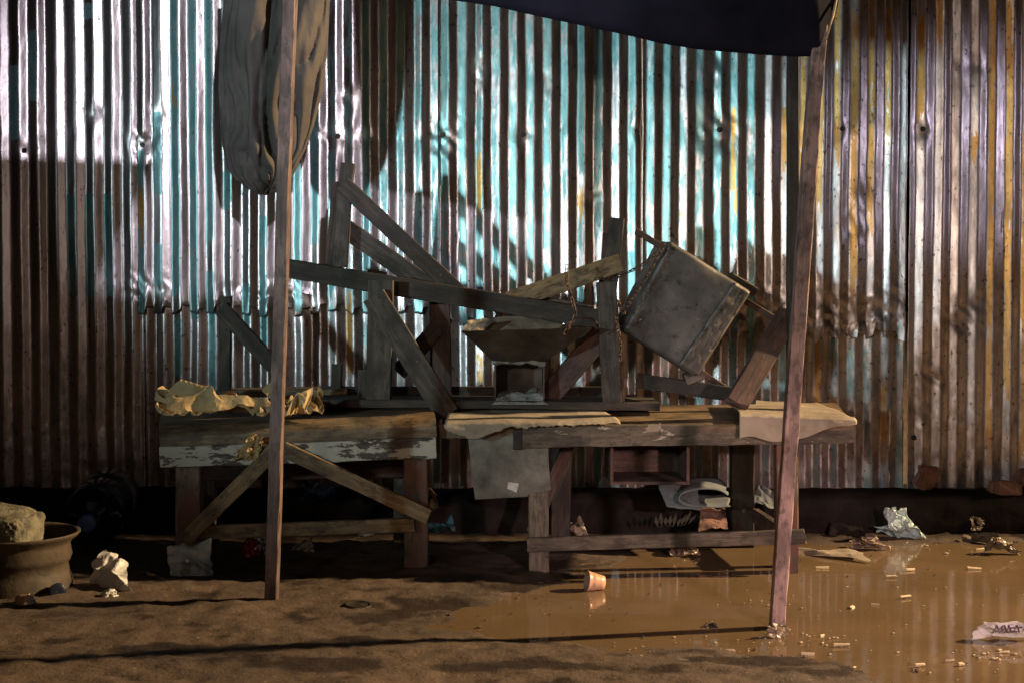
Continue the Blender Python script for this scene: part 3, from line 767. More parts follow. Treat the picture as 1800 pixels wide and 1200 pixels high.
# square base open at the front: two cheeks, back, roof plate with ragged lintel
def plate(name, pix_y, mat, parent, t=.004): return slab(name, pix_y[0], pix_y[1], t, mat, parent)
def boxw(name, a, b, mat, parent):
    vs = [(x, y, z) for z in (a[2], b[2]) for y in (a[1], b[1]) for x in (a[0], b[0])]
    fs = [(0, 1, 3, 2), (4, 6, 7, 5), (0, 4, 5, 1), (2, 3, 7, 6), (0, 2, 6, 4), (1, 5, 7, 3)]
    o = mk(name, vs, fs, mat); fix_normals(o); return place(o, Matrix.Identity(4), parent)
L0, R0 = P(869, 712, YS), P(957, 712, YS); zt = P(0, 636, YS).z; zb = P(0, 710, YS).z
boxw("cheek", (L0.x, YS, zb), (L0.x + .006, YS + .22, zt), M['steel_dark'], st)
boxw("cheek", (R0.x - .006, YS, zb), (R0.x, YS + .22, zt), M['steel_dark'], st)
boxw("back_plate", (L0.x + .006, YS + .214, zb), (R0.x - .006, YS + .22, zt), M['steel_dark'], st)
def lint(u, v):
    return P(866 + 94 * u, 630 + v * (10 + 5 * noise.noise((u * 7, 0, 3)) + (5 if .85 < u < .97 else 0)), YS - .004 + .01 * v * noise.noise((u * 9, v, 1)))
grid("lintel", 30, 4, lint, M['panel'], st and None, thick=.002).name = "lintel"
lo = bpy.data.objects["lintel"]; place(lo, Matrix.Identity(4), st)
def ashf(u, v):
    x = L0.x + .006 + (R0.x - L0.x - .012) * u; y = YS - .05 * (1 - v) * 1 + .2 * v
    z = zb + .006 + .045 * min(1, v * 2.2) * (.75 + .5 * noise.noise((u * 3, v * 2, 5))) + .004 * noise.noise((u * 20, v * 20, 2))
    if v < .05: x = L0.x - .012 + (R0.x - L0.x + .03) * u; z = zb + .002
    return Vector((x, y, z))
ao = grid("ash", 40, 24, ashf, M['ash']); place(ao, Matrix.Identity(4), st)
hn = tube("wire_handle", [P(990, 580, 5.62), P(1000, 566, 5.6), P(1015, 560, 5.6), P(1040, 560, 5.62), P(1050, 568, 5.68)], .004, M['iron']); place(hn, Matrix.Identity(4), st)

# torn card stuffed behind the stove mouth
def patch(name, c4, nu, nv, amp, freq, seed, mat, thick=.0008, soft=False, parent=None, curl=0, rag=0.0):
    """crumpled sheet between four world corners (bl, br, tr, tl)"""
    a, b, c, d = [Vector(p) for p in c4]
    nrm = ((b - a).cross(d - a)).normalized(); S_ = ((b - a).length + (d - a).length) / 2
    rr = random.Random(seed); folds = []
    for k in range(10):
        q = rr.uniform(0, math.pi); folds.append((math.cos(q), math.sin(q), rr.uniform(.5, 2.4) * freq, rr.random(), rr.uniform(.3, 1)))
    ex, ey = (b - a) / S_, (d - a) / S_
    asp = max(.6, min(2, (d - a).length / (b - a).length)); nu = int(nu * 1.6); nv = int(nv * 1.6)
    def fn(u, v):
        ru = rag * noise.noise((v * 5, seed, 1)); rv = rag * noise.noise((u * 5, seed, 2))
        uu, vv = u + ru * (abs(2 * u - 1)) , v + rv * (abs(2 * v - 1))
        p = (a * (1 - uu) + b * uu) * (1 - vv) + (d * (1 - uu) + c * uu) * vv
        h = facet(u * freq * 1.3 + .5 * v, v * freq * asp * 1.3 - .4 * u, seed) * .62 + facet(u * freq * 2.9 - v, v * freq * asp * 2.9 + u, seed + 9) * .3 + .10 * noise.noise((u * 3, v * 3, seed + .5))
        q = p + nrm * h * amp + ex * amp * .35 * noise.noise((u * 4, v * 4, seed + 3)) + ey * amp * .35 * noise.noise((u * 4, v * 4, seed + 6))
        return q
    o = grid(name, nu, nv, fn, mat, parent, smooth=soft, thick=thick)
    return o
o = patch("cardboard_piece", [P(852, 582, 5.86), P(985, 576, 5.92), P(1000, 556, 6.05), P(866, 556, 5.98)], 18, 8, .012, 2.4, 31, M['paper_mat']); tag(o, "torn yellowish cardboard stuffed in the stove mouth beneath the dark slanting bench", "cardboard")
o = patch("cardboard_piece", [P(812, 590, 5.76), P(850, 580, 5.78), P(862, 560, 5.84), P(822, 562, 5.80)], 12, 8, .012, 2.4, 32, M['paper_mat']); tag(o, "small frayed cardboard scrap poking out at the left corner of the stove rim", "cardboard")

# ------------------------------------------------------------------ tilted metal box
YM = 5.86
mb = root("metal_box", P(1210, 545, YM), "battered grey sheet metal box tilted on one corner, chained, with iron rods sticking out", "box")
C0, C1, C2, C3 = (1178, 423), (1322, 513), (1226, 664), (1096, 581)
def mixp(a, b, t): return (a[0] + (b[0] - a[0]) * t, a[1] + (b[1] - a[1]) * t)
q0, q1, q2, q3 = P(*C0, YM), P(*C1, YM + .03), P(*C2, YM + .03), P(*C3, YM)
bm = bmesh.new(); dpt = Vector((-.03, .26, .015))
V_ = [bm.verts.new(p) for p in (q0, q1, q2, q3)] + [bm.verts.new(p + dpt) for p in (q0, q1, q2, q3)]
for f in ((3, 2, 1, 0), (4, 5, 6, 7), (0, 1, 5, 4), (1, 2, 6, 5), (2, 3, 7, 6), (3, 0, 4, 7)): bm.faces.new([V_[i] for i in f])
bmesh.ops.recalc_face_normals(bm, faces=bm.faces)
bmesh.ops.bevel(bm, geom=list(bm.edges), offset=.018, segments=4, profile=.5, affect='EDGES')
bmesh.ops.subdivide_edges(bm, edges=[e for e in bm.edges if e.calc_length() > .1], cuts=10, use_grid_fill=True)
for v in bm.verts: v.co += Vector((0, 1, 0)) * noise.fractal(v.co * 5, .8, 2, 3) * .012
me = bpy.data.meshes.new("body"); bm.to_mesh(me); bm.free(); me.materials.append(M['steel_box'])
for p in me.polygons: p.use_smooth = True
ob = bpy.data.objects.new("body", me); COL.objects.link(ob); place(ob, Matrix.Identity(4), mb)
# folded side flange with its stitched seam, standing 3 mm proud
fp = [mixp(C0, C1, .80), mixp(C0, C1, 1.0), mixp(C3, C2, 1.0), mixp(C3, C2, .74)]
fp = [mixp(p, (1210, 545), .035) for p in fp]
def flange(u, v):
    a_ = Vector(mixp(fp[0], fp[1], u)); b_ = Vector(mixp(fp[3], fp[2], u)); p = a_ * (1 - v) + b_ * v
    y = YM + .012 + .022 * u + .004 * noise.noise((u * 6, v * 12, 1)) + (.010 if u == 0 else 0) - .012
    return P(p.x + 3 * noise.noise((v * 6, 0, 2)), p.y, y)
fo = grid("seam_flange", 12, 40, flange, M['steel_box'], thick=.003); place(fo, Matrix.Identity(4), mb)
dirv = Vector((142, 90)).normalized()
def rod(a, b, Ya, Yb, w=11): beam("rod", (a[0], a[1], Ya), (b[0], b[1], Yb), w, .022, M['iron'], mb)
rod((1118, 406), (1190, 450), YM + .10, YM + .10)
rod((1296, 520), (1392, 578), YM + .12, YM + .12)
rod((1212, 642), (1296, 695), YM + .12, YM + .12)
beam("handle", (1286, 487, YM + .06), (1330, 514, YM + .08), 16, .05, M['steel_dark'], mb)
beam("foot", (1205, 668, YM + .10), (1236, 655, YM + .10), 22, .05, M['steel_dark'], mb)

# ------------------------------------------------------------------ chains
bm = bmesh.new()
def link_mesh():
    vs = []; fs = []; n_ = 18; sg = 6; L_ = .013; r_ = .0068; w_ = .0021
    for i in range(n_):
        q = 2 * math.pi * i / n_; cx_ = math.cos(q) * r_ + (L_ - r_) * (1 if math.cos(q) > 0 else -1); cy_ = math.sin(q) * r_
        nv = Vector((math.cos(q), math.sin(q), 0))
        for k in range(sg):
            z_ = 2 * math.pi * k / sg; vs.append(Vector((cx_, cy_, 0)) + nv * math.cos(z_) * w_ + Vector((0, 0, math.sin(z_) * w_)))
    for i in range(n_):
        for k in range(sg): fs.append((i * sg + k, ((i + 1) % n_) * sg + k, ((i + 1) % n_) * sg + (k + 1) % sg, i * sg + (k + 1) % sg))
    me = bpy.data.meshes.new("link"); me.from_pydata(vs, [], fs); me.update(); me.materials.append(M['iron'])
    for p in me.polygons: p.use_smooth = True
    return me
LK = link_mesh()
def chain(pts, label):
    pts = [P(*p) for p in pts]
    # resample smooth curve
    cur = []
    for i in range(len(pts) - 1):
        p0 = pts[max(i - 1, 0)]; p1 = pts[i]; p2 = pts[i + 1]; p3 = pts[min(i + 2, len(pts) - 1)]
        for k in range(24):
            t = k / 24; cur.append(.5 * ((2 * p1) + (p2 - p0) * t + (2 * p0 - 5 * p1 + 4 * p2 - p3) * t * t + (3 * p1 - p0 - 3 * p2 + p3) * t ** 3))
    cur.append(pts[-1]); rt_ = root("chain", cur[0], label, "chain", "rusty chains on the stove and the box")
    d = 0; nxt = 0; k = 0
    for i in range(len(cur) - 1):
        seg_ = (cur[i + 1] - cur[i]); l_ = seg_.length
        while nxt <= d + l_ and l_ > 0:
            p = cur[i] + seg_ * ((nxt - d) / l_)
            X = seg_.normalized(); Yd = (Vector((0, 1, 0)) - X * X.y).normalized(); Z = X.cross(Yd)
            a_ = R(45 + random.uniform(-15, 15)) + (R(90) if k % 2 else 0)
            y2 = Yd * math.cos(a_) + Z * math.sin(a_); z2 = X.cross(y2)
            Mx = Matrix.Identity(4)
            for r_ in range(3): Mx[r_][0] = X[r_]; Mx[r_][1] = y2[r_]; Mx[r_][2] = z2[r_]; Mx[r_][3] = p[r_]
            o = bpy.data.objects.new("link", LK); COL.objects.link(o); place(o, Mx, rt_)
            nxt += .0185; k += 1
        d += l_
chain([(1166, 430, 5.82), (1140, 458, 5.83), (1110, 476, 5.84), (1080, 488, 5.84), (1048, 490, 5.84)], "chain stretched from the top corner of the metal box to the bench leg")
chain([(1166, 434, 5.81), (1140, 480, 5.81), (1110, 528, 5.81), (1096, 548, 5.81), (1086, 530, 5.81), (1084, 565, 5.81), (1090, 600, 5.81), (1090, 635, 5.81)], "chain hanging along the left edge of the tilted metal box")
chain([(996, 470, 5.84), (998, 500, 5.81), (1006, 530, 5.80), (1010, 555, 5.78), (992, 585, 5.74)], "short chain dangling over the orange lit plank into the stove")

# ------------------------------------------------------------------ papers on the tables
zt_l = P(500, 728, 5.75).z
o = patch("brown_paper", [P(281, 748, 5.57), P(500, 752, 5.565), P(530, 722, 5.77), P(286, 726, 5.79)], 40, 30, .13, 4.2, 5, M['paper_brown'], rag=.12)
for v in o.data.vertices: v.co.z = max(zt_l + .01 + abs(v.co.z - zt_l - .015) * 1.25 * (.55 + .45 * min(1, (v.co.y - 5.5) * 3)), zt_l)
tag(o, "large crumpled sheet of brown wrapping paper on the left table's left half", "paper")
o = patch("brown_paper", [P(458, 752, 5.555), P(540, 748, 5.565), P(566, 728, 5.70), P(470, 728, 5.70)], 28, 22, .13, 2.8, 15, M['paper_brown'], rag=.14)
for v in o.data.vertices: v.co.z = zt_l + .01 + abs(v.co.z - zt_l - .01) * 1.2
tag(o, "smaller crumpled brown paper behind the left pole on the table edge", "paper")
o = patch("paper_scrap", [P(410, 806, 5.565), P(452, 808, 5.560), P(466, 766, 5.566), P(440, 764, 5.575)], 14, 10, .035, 3, 8, M['paper_brown'], rag=.1)
tag(o, "brown paper scrap hanging over the peeling white front board of the left table", "paper")
zt_r = P(1100, 745, YR).z
# sheet over the right end, draped over the front edge
def drape(px0, px1, ytop0, ytop1, yb, seed, lowf):
    def fn(u, v):
        fx = px0 + (px1 - px0) * u
        if v < .6:
            k = v / .6; Y = 6.12 + (YR - .035 - 6.12) * k
            zf = P(fx, ytop0 + (ytop1 - ytop0) * u, YR - .035).z + .003; xf = P(fx, 740, YR - .035).x
            x = xf + (1 - k) * (.04 if seed == 1 else 0) - (1 - k) * (.06 * u)
            return Vector((x, Y, zf + .012 * noise.noise((u * 3, k * 3, seed)) * (1 - k * .5) + .01 * (1 - k) + .005))
        k = (v - .6) / .4; ytop = ytop0 + (ytop1 - ytop0) * u
        y = ytop + k * lowf(u); cv = .012 * math.sin(k * 1.6)
        return P(fx + 4 * noise.noise((u * 4, k, seed)), y, YR - .035 - cv * .6 - .008 * noise.noise((u * 7, k * 2, seed + 2)) * k)
    return fn
def low1(u):
    if u < .42: return 40 - 4 * math.sin(u * 16)
    return max(4, 40 - (u - .42) * 62 + 3 * math.sin(u * 14))
o = grid("paper_sheet", 60, 40, drape(1300, 1506, 730, 738, 0, 1, low1), M['paper_mat'], thick=.0012)
tag(o, "tan paper sheet draped over the right end of the right table", "paper")
def low2(u): return 3 + 22 * math.exp(-((u - .16) / .13) ** 2) + 10 * max(0, .45 - abs(u - .42)) + 5 * noise.noise((u * 12, 0, 3)) + 4 * noise.noise((u * 40, 0, 3))
o = grid("paper_sheet", 60, 36, drape(782, 1090, 744, 742, 0, 2, low2), M['paper_mat'], thick=.0012)
tag(o, "long torn brown paper strip along the right table's left front edge above the metal panel", "paper")
o = patch("paint_scrap", [P(892, 858, YR + .033), P(908, 865, YR + .033), P(912, 849, YR + .033), P(893, 846, YR + .033)], 5, 5, .004, 2, 3, M['paper_white'])
tag(o, "torn white paper scrap stuck low on the grey metal panel", "paper")
o = patch("paint_scrap", [P(1131, 760, YR - .004), P(1160, 756, YR - .004), P(1162, 744, YR - .004), P(1140, 745, YR - .004)], 6, 5, .005, 2, 4, M['paper_mat'], rag=.3)
tag(o, "pale torn paper scrap stuck on the middle of the right table's front board", "paper")

# ------------------------------------------------------------------ under the tables
def roll(u, v):
    # newspaper folded back over itself, the fold at the left
    k = [(.11, .0), (.03, -.004), (-.06, .0), (-.105, .022), (-.09, .055), (-.03, .072), (.05, .064), (.10, .045)]
    t = u * (len(k) - 1); i = min(int(t), len(k) - 2); f = t - i; g = lambda q: k[max(0, min(len(k) - 1, q))]
    cr = lambda a: .5 * (2 * g(i)[a] + (g(i + 1)[a] - g(i - 1)[a]) * f + (2 * g(i - 1)[a] - 5 * g(i)[a] + 4 * g(i + 1)[a] - g(i + 2)[a]) * f * f + (3 * g(i)[a] - g(i - 1)[a] - 3 * g(i + 1)[a] + g(i + 2)[a]) * f ** 3)
    w = .012 * noise.noise((u * 4, v * 3, 2))
    return Vector((cr(0) + w, v * .22, cr(1) - .045 + w))
c = P(1238, 870, 5.96)
o = grid("newspaper", 40, 10, lambda u, v: c + roll(u, v) + Vector((.02 * v, 0, .02 * v)), M['news'], thick=.004); tag(o, "folded newspaper bent into a loop under the right table by the rear leg", "newspaper")
o = patch("newspaper", [P(1172, 890, 6.0), P(1232, 898, 5.96), P(1225, 852, 6.1), P(1156, 850, 6.1)], 20, 14, .02, 1.2, 21, M['news'], thick=.004, soft=True); tag(o, "open newspaper lying left of the looped one beneath the hanging box", "newspaper")
o = patch("newspaper", [P(1322, 890, 6.2), P(1368, 888, 6.2), P(1362, 866, 6.35), P(1328, 862, 6.35)], 14, 10, .05, 1.6, 22, M['news'], soft=True); tag(o, "small heap of newspaper between the right table's right hand legs", "newspaper")
o = patch("plastic_bag", [G(985, 950), G(1035, 948), P(1024, 918, 6.1), P(985, 912, 6.15)], 20, 16, .06, 2.2, 23, M['plastic_tan']); tag(o, "dull crumpled plastic bag under the right table beside its left front leg", "bag")
o = patch("cardboard_piece", [P(1228, 932, 6.0), P(1280, 930, 6.0), P(1275, 895, 6.2), P(1232, 893, 6.2)], 10, 8, .02, 1.5, 24, M['brick']); tag(o, "brown cardboard square under the looped newspaper at the rear table leg", "cardboard")
o = patch("plastic_bag", [G(1176, 974, .004), G(1226, 974, .004), P(1222, 945, 5.95), P(1186, 950, 5.95)], 18, 12, .09, 2.5, 25, M['plastic_tan']); tag(o, "crumpled pinkish plastic bag in the puddle below the right table's stretcher", "bag")
o = patch("cloth_rag", [P(752, 934, 5.95), P(800, 932, 5.95), P(796, 912, 6.1), P(756, 914, 6.1)], 18, 10, .04, 2, 26, M['cloth_blue'], soft=True); tag(o, "faded blue rag on the dark ground between the two tables", "rag")
def fern(c, label):
    # one bent dry twig carrying a comb of leaflets, one mesh
    vs = []; fs = []
    for k in range(9):
        b0 = c + Vector((.018 * k - .07, .01 * k, .004 * math.sin(k))); tip = b0 + Vector((.02 * (k - 4) / 4 + .01, -.01, .05 + .012 * math.sin(k * 2.1)))
        mid = (b0 + tip) / 2; w = .010; i = len(vs)
        vs += [b0, mid + Vector((-w, 0, 0)), tip, mid + Vector((w, .006, 0)), b0 + Vector((.018, .01, 0))]
        fs += [(i, i + 3, i + 2, i + 1)]
        if k: fs += [(i, i - 5, i - 1)]
    o = mk("dry_leaf_sprig", vs, fs, M['leaf']); m = o.modifiers.new('s', 'SOLIDIFY'); m.thickness = .001; return tag(o, label, "leaves")
fern(P(1185, 930, 6.05) + Vector((0, 0, .01)), "dry leaf sprig lying in the shade under the right table's stretcher")
o = patch("plastic_bag", [P(525, 872, 6.15), P(590, 872, 6.15), P(585, 848, 6.3), P(535, 850, 6.3)], 18, 10, .04, 2.6, 27, M['jug']); tag(o, "glinting clear plastic in the dark beneath the left table, above its stretcher", "plastic")
o = patch("paper_scrap", [G(508, 972, .004), G(556, 976, .004), P(548, 940, 5.85), P(520, 958, 5.9)], 12, 10, .05, 1.6, 28, M['plastic_tan']); tag(o, "dull torn paper fan on the ground behind the left pole, under the stretcher", "paper")
o = patch("paper_scrap", [G(622, 948, .006), G(690, 942, .006), G(684, 936, .02), G(630, 938, .02)], 12, 6, .03, 2, 29, M['film']); tag(o, "flat shiny plastic strip on the ground behind the left table's stretcher", "plastic")
# red wrapper
def blob(name, c, rx, ry, rz, seed, mat, sub=3, amp=.5, flat=True, sharp=2.2, parent=None):
    bm = bmesh.new(); bmesh.ops.create_icosphere(bm, subdivisions=sub, radius=1)
    for v in bm.verts:
        d = v.co.normalized(); n1 = abs(noise.noise(d * sharp + Vector((seed, 0, 0)))); n2 = noise.noise(d * sharp * 2.4 + Vector((0, seed, 0)))
        k = 1 - amp * (n1 * 1.3 - .3) + amp * .35 * n2
        p = Vector((d.x * rx, d.y * ry, d.z * rz)) * k
        p.z = max(p.z, -rz * .8); v.co = p
    me = bpy.data.meshes.new(name); bm.to_mesh(me); bm.free(); me.materials.append(mat)
    if not flat:
        for p in me.polygons: p.use_smooth = True
    o = bpy.data.objects.new(name, me); COL.objects.link(o); o.location = c; o.rotation_euler = (0, 0, seed)
    if parent: o.parent = parent; o.location = Vector(c) - parent.location
    return o
g = G(446, 984)
rw = root("snack_wrapper", g, "crumpled dark red wrapper with silvery lining under the left table's stretcher", "wrapper")
blob("foil_lining", g + Vector((.02, .012, .045)), .035, .035, .043, 2.2, M['foil'], parent=rw)
blob("wrapper_skin", g + Vector((-.008, 0, .042)), .036, .036, .048, 1.1, M['plastic_red'], parent=rw)

# ------------------------------------------------------------------ litter on the ground
o = patch("clear_sachet", [G(300, 1021, .004), G(373, 1016, .004), P(371, 950, 5.48), P(293, 964, 5.48)], 22, 20, .035, 2, 41, M['film'], thick=.001, soft=True)
tag(o, "square clear plastic sachet propped against the left table's left leg", "sachet")
wp = patch("crumpled_paper", [G(146, 1030, .004), G(240, 1044, .004), P(216, 985, 5.28), P(184, 964, 5.30)], 16, 14, .055, 1.5, 42, M['paper_white'])
tag(wp, "crumpled white paper standing on the ground between the basin and left table", "paper")
o = blob("crumpled_paper", G(192, 1046, .015), .03, .02, .022, 3.3, M['paper_white'], 3, .6); tag(o, "small wad of white paper in front of the larger crumpled white sheet", "paper")
o = patch("cardboard_strip", [G(240, 1012, .006), G(298, 1024, .006), G(296, 1018, .02), G(250, 1004, .02)], 12, 4, .02, 2, 43, M['plastic_tan']); tag(o, "curled brown strip between the white paper and the clear sachet", "cardboard")
s_ = beam("wooden_stick", G(104, 1030, .008), G(168, 1030, .008), .012, .012, M['wood_warm'], None, world=True); tag(s_, "thin straight stick lying between the basin and the white paper", "stick")
o = patch("plastic_bag", [G(1546, 947, .004), G(1627, 946, .004), P(1588, 902, 6.25), P(1560, 898, 6.25)], 14, 12, .11, 1.8, 44, M['plastic_blue']); tag(o, "pale blue white plastic bag slumped against the kerb right of the tables", "bag")
o = patch("plastic_bag", [G(1490, 962, .004), G(1560, 964, .004), P(1540, 940, 6.1), P(1500, 948, 6.1)], 18, 12, .08, 2.4, 45, M['plastic_tan']); tag(o, "tan crumpled plastic bag on the puddle edge in front of the blue white bag", "bag")
o = patch("flat_paper", [G(1400, 970, .008), G(1528, 986, .008), G(1505, 968, .012), G(1405, 962, .014)], 18, 8, .02, 1.4, 46, M['paper_mat'], rag=.1); tag(o, "flat torn tan paper in the water beside the right table's right leg", "paper")
o = patch("plastic_bag", [G(1728, 970, .004), G(1792, 972, .004), P(1784, 952, 5.95), P(1740, 948, 5.95)], 18, 12, .07, 2.5, 47, M['plastic_tan']); tag(o, "tan transparent plastic bag in the puddle at the far right", "bag")
o = patch("cardboard_piece", [G(1688, 950, .008), G(1760, 953, .008), P(1755, 938, 6.2), P(1695, 936, 6.3)], 16, 6, .015, 2, 48, M['wood_leg']); tag(o, "flattened brown cardboard by the kerb behind the far right plastic bag", "cardboard")
o = patch("paper_scrap", [P(1708, 932, 6.38), P(1726, 930, 6.38), P(1738, 910, 6.42), P(1706, 908, 6.40)], 10, 8, .03, 2, 49, M['plastic_tan']); tag(o, "small curled paper scrap leaning on the kerb at the right", "paper")
o = patch("cloth_rag", [G(1455, 944, .008), G(1520, 946, .008), P(1515, 920, 6.38), P(1460, 918, 6.38)], 16, 10, .04, 1.5, 50, M['concrete'], soft=True); tag(o, "dark rag at the foot of the kerb behind the tan bag", "rag")
# printed bag at the right edge
pb = root("printed_bag", G(1762, 1120), "flattened white plastic bag with purple printed letters, in the puddle at the right edge", "bag")
o = patch("bag_film", [G(1706, 1120, .004), G(1812, 1124, .004), G(1812, 1094, .065), G(1728, 1092, .06)], 26, 12, .025, 1.6, 51, M['paper_white'], parent=None, soft=True, rag=.06); place(o, Matrix.Identity(4), pb)
n = N("purple_ink"); n.set(Base_Color=(.09, .05, .10), Roughness=.5); M['ink'] = n.m
fc = bpy.data.curves.new("letters", 'FONT'); fc.body = "ИEPM"; fc.size = .05; fc.extrude = .0008
to = bpy.data.objects.new("letters", fc); COL.objects.link(to)
dg = bpy.context.evaluated_depsgraph_get(); tm = bpy.data.meshes.new_from_object(to.evaluated_get(dg)); bpy.data.objects.remove(to); tm.materials.append(M['ink'])
lt_o = bpy.data.objects.new("letters", tm); COL.objects.link(lt_o)
gp = G(1752, 1118, .02); place(lt_o, Matrix.Translation(gp + Vector((0, -.008, .012))) @ Matrix.Rotation(R(-4), 4, 'Y') @ Matrix.Rotation(R(38), 4, 'X'), pb)
# cloth wad at the pole foot
o = patch("plastic_scrap", [G(1350, 1118, .004), G(1384, 1118, .004), G(1384, 1100, .03), G(1352, 1100, .04)], 14, 10, .04, 2.5, 52, M['plastic_tan']); tag(o, "torn plastic scrap wrapped at the foot of the leaning pole", "plastic")
o = patch("leaf", [G(1236, 1100, .004), G(1262, 1102, .005), G(1260, 1096, .012), G(1240, 1093, .012)], 6, 4, .01, 1.5, 53, M['wood_dark']); tag(o, "dark leaf flake on the puddle left of the leaning pole's foot", "leaf")

# cup lying on its side
cu = root("plastic_cup", G(1047, 1036), "pinkish ribbed plastic cup lying on its side in the puddle's left part", "cup")
g = G(1047, 1037); r_m, r_b, L_ = .036, .025, .066
axis = Vector((1, .25, 0)).normalized(); cz = .033
def lathe(name, prof_, origin, axis, mat, parent, seg=36, rib=0):
    a_ = axis.normalized(); e1 = a_.orthogonal().normalized(); e2 = a_.cross(e1)
    vs = []; fs = []
    for j, (t, r_) in enumerate(prof_):
        for k in range(seg):
            q = 2 * math.pi * k / seg; rr = r_ * (1 + rib * math.cos(k * math.pi))
            vs.append(origin + a_ * t + (e1 * math.cos(q) + e2 * math.sin(q)) * rr)
    for j in range(len(prof_) - 1):
        for k in range(seg): fs.append((j * seg + k, j * seg + (k + 1) % seg, (j + 1) * seg + (k + 1) % seg, (j + 1) * seg + k))
    o = mk(name, vs, fs, mat, None, True); fix_normals(o); return place(o, Matrix.Identity(4), parent)
o0 = g + Vector((-.033, 0, .0355))
ax_ = Vector((1, .22, -.155))
lathe("wall", [(0, .0385), (.003, .0395), (.005, .0375), (.02, .0345), (.022, .0352), (.03, .0325), (.05, .0285), (.066, .0255), (.0665, .02), (.066, 0.0)], o0, ax_, M['cup'], cu)
lathe("lining", [(.0012, .0375), (.02, .0335), (.05, .0275), (.063, .0245), (.0635, 0.0)], o0, ax_, M['cup_in'], cu)
# squashed cup at the left
sc = root("squashed_cup", G(48, 1070), "squashed orange cup with clear torn rim in front of the basin", "cup")
g = G(40, 1068)
lathe("wall", [(0, .026), (.03, .022), (.045, .018), (.046, 0)], g + Vector((.02, 0, .022)), Vector((-1, .3, .05)), M['cup'], sc)
o = patch("torn_rim", [g + Vector((.02, -.01, 0)), g + Vector((.06, -.02, .002)), g + Vector((.045, 0, .045)), g + Vector((.02, 0, .05))], 8, 8, .02, 2, 55, M['paper_white']); place(o, Matrix.Identity(4), sc)
# metal lid on the ground
g = G(629, 1065, .012)
ld = lathe("tin_disc", [(.004, 0), (.004, .036), (.008, .040), (.010, .044), (.006, .047), (0, .048)], g, Vector((.05, -.06, 1)), M['steel_dark'], None); tag(ld, "round dark metal lid with a shiny rim lying flat on the bare mud", "disc")
g = G(98, 1040, .02)
ld = lathe("bottle_cap", [(0, 0), (0, .03), (.02, .031), (.021, .028), (.018, 0)], g, Vector((.7, -.7, .3)), M['jug'], None); tag(ld, "dark round cap on edge beside the foot of the basin", "cap")

# basin with a stone block
bs = G(-16, 1062); bc = Vector((bs.x, 5.24, 0))
ba = root("mud_basin", bc, "muddy round metal basin with a flared rim, cut off by the left edge", "basin")
lathe("wall", [(-.01, .205), (.03, .207), (.07, .195), (.10, .19), (.11, .198), (.13, .205), (.17, .198), (.185, .205), (.20, .226), (.212, .236), (.218, .235), (.214, .22), (.20, .205), (.16, .19), (.10, .185), (.05, .18), (.05, 0)], bc, Vector((0, 0, 1)), M['clay'], ba, 72)
bm = bmesh.new(); bmesh.ops.create_icosphere(bm, subdivisions=5, radius=1)
for v in bm.verts:
    d = v.co.normalized(); sg = lambda a: math.copysign(abs(a) ** .42, a)
    v.co = Vector((sg(d.x) * .165, sg(d.y) * .11, sg(d.z) * .072))
    n1 = noise.fractal(v.co * 9, .8, 2.1, 4); cell = noise.noise(v.co * 42)
    v.co += d * (n1 * .012 - max(0, cell - .15) * .020 - max(0, noise.noise(v.co * 85) - .1) * .014)
me = bpy.data.meshes.new("stone_block"); bm.to_mesh(me); bm.free(); me.materials.append(M['stone'])
for p in me.polygons: p.use_smooth = True
so = bpy.data.objects.new("stone_block", me); COL.objects.link(so); so.location = P(0, 926, 5.2) + Vector((-.015, 0, .0)); so.rotation_euler = (R(4), R(6), R(-12)); tag(so, "rough pitted stone block resting on the muddy basin", "stone")
# water bottle
jc = P(163, 912, 6.0); jc.z = .155
jg = root("water_bottle", Vector((jc.x, jc.y, 0)), "large dark blue water bottle lying with its cap towards us behind the white paper", "bottle")
ja = Vector((.06, -1, -.12))
lathe("body", [(-.38, 0), (-.38, .11), (-.36, .125), (-.2, .127), (-.19, .122), (-.17, .127), (-.02, .127), (0, .12), (.02, .105), (.045, .075), (.06, .045), (.07, .033), (.10, .032)], jc, ja, M['jug'], jg, 48)
lathe("cap", [(.085, .034), (.085, .0375), (.118, .0365), (.121, .031), (.1205, 0)], jc, ja, M['cap'], jg, 40)
# stones and bricks on the ledge
def brickobj(c, s, rot, label, name="broken_brick"):
    bm = bmesh.new(); bmesh.ops.create_cube(bm, size=1); bmesh.ops.bevel(bm, geom=list(bm.edges), offset=.12, segments=2, affect='EDGES'); bmesh.ops.subdivide_edges(bm, edges=list(bm.edges), cuts=3, use_grid_fill=True)
    for v in bm.verts:
        v.co = Vector((v.co.x * s[0], v.co.y * s[1], v.co.z * s[2])); v.co += v.co.normalized() * noise.fractal(v.co * 22 + Vector(c), .8, 2, 3) * .012
    me = bpy.data.meshes.new(name); bm.to_mesh(me); bm.free(); me.materials.append(M['brick'])
    o = bpy.data.objects.new(name, me); COL.objects.link(o); o.location = c; o.rotation_euler = rot; return tag(o, label, "brick")
brickobj(P(1628, 838, 6.53), (.085, .06, .11), (.1, .25, .3), "broken red brick standing on end against the fence at the right")
brickobj(P(1768, 856, 6.5), (.14, .08, .06), (0, .1, .2), "flat broken brick lying on the ledge at the far right")
brickobj(P(1800, 838, 6.55), (.07, .07, .08), (.3, .4, .2), "brick fragment on the ledge cut off by the right edge")

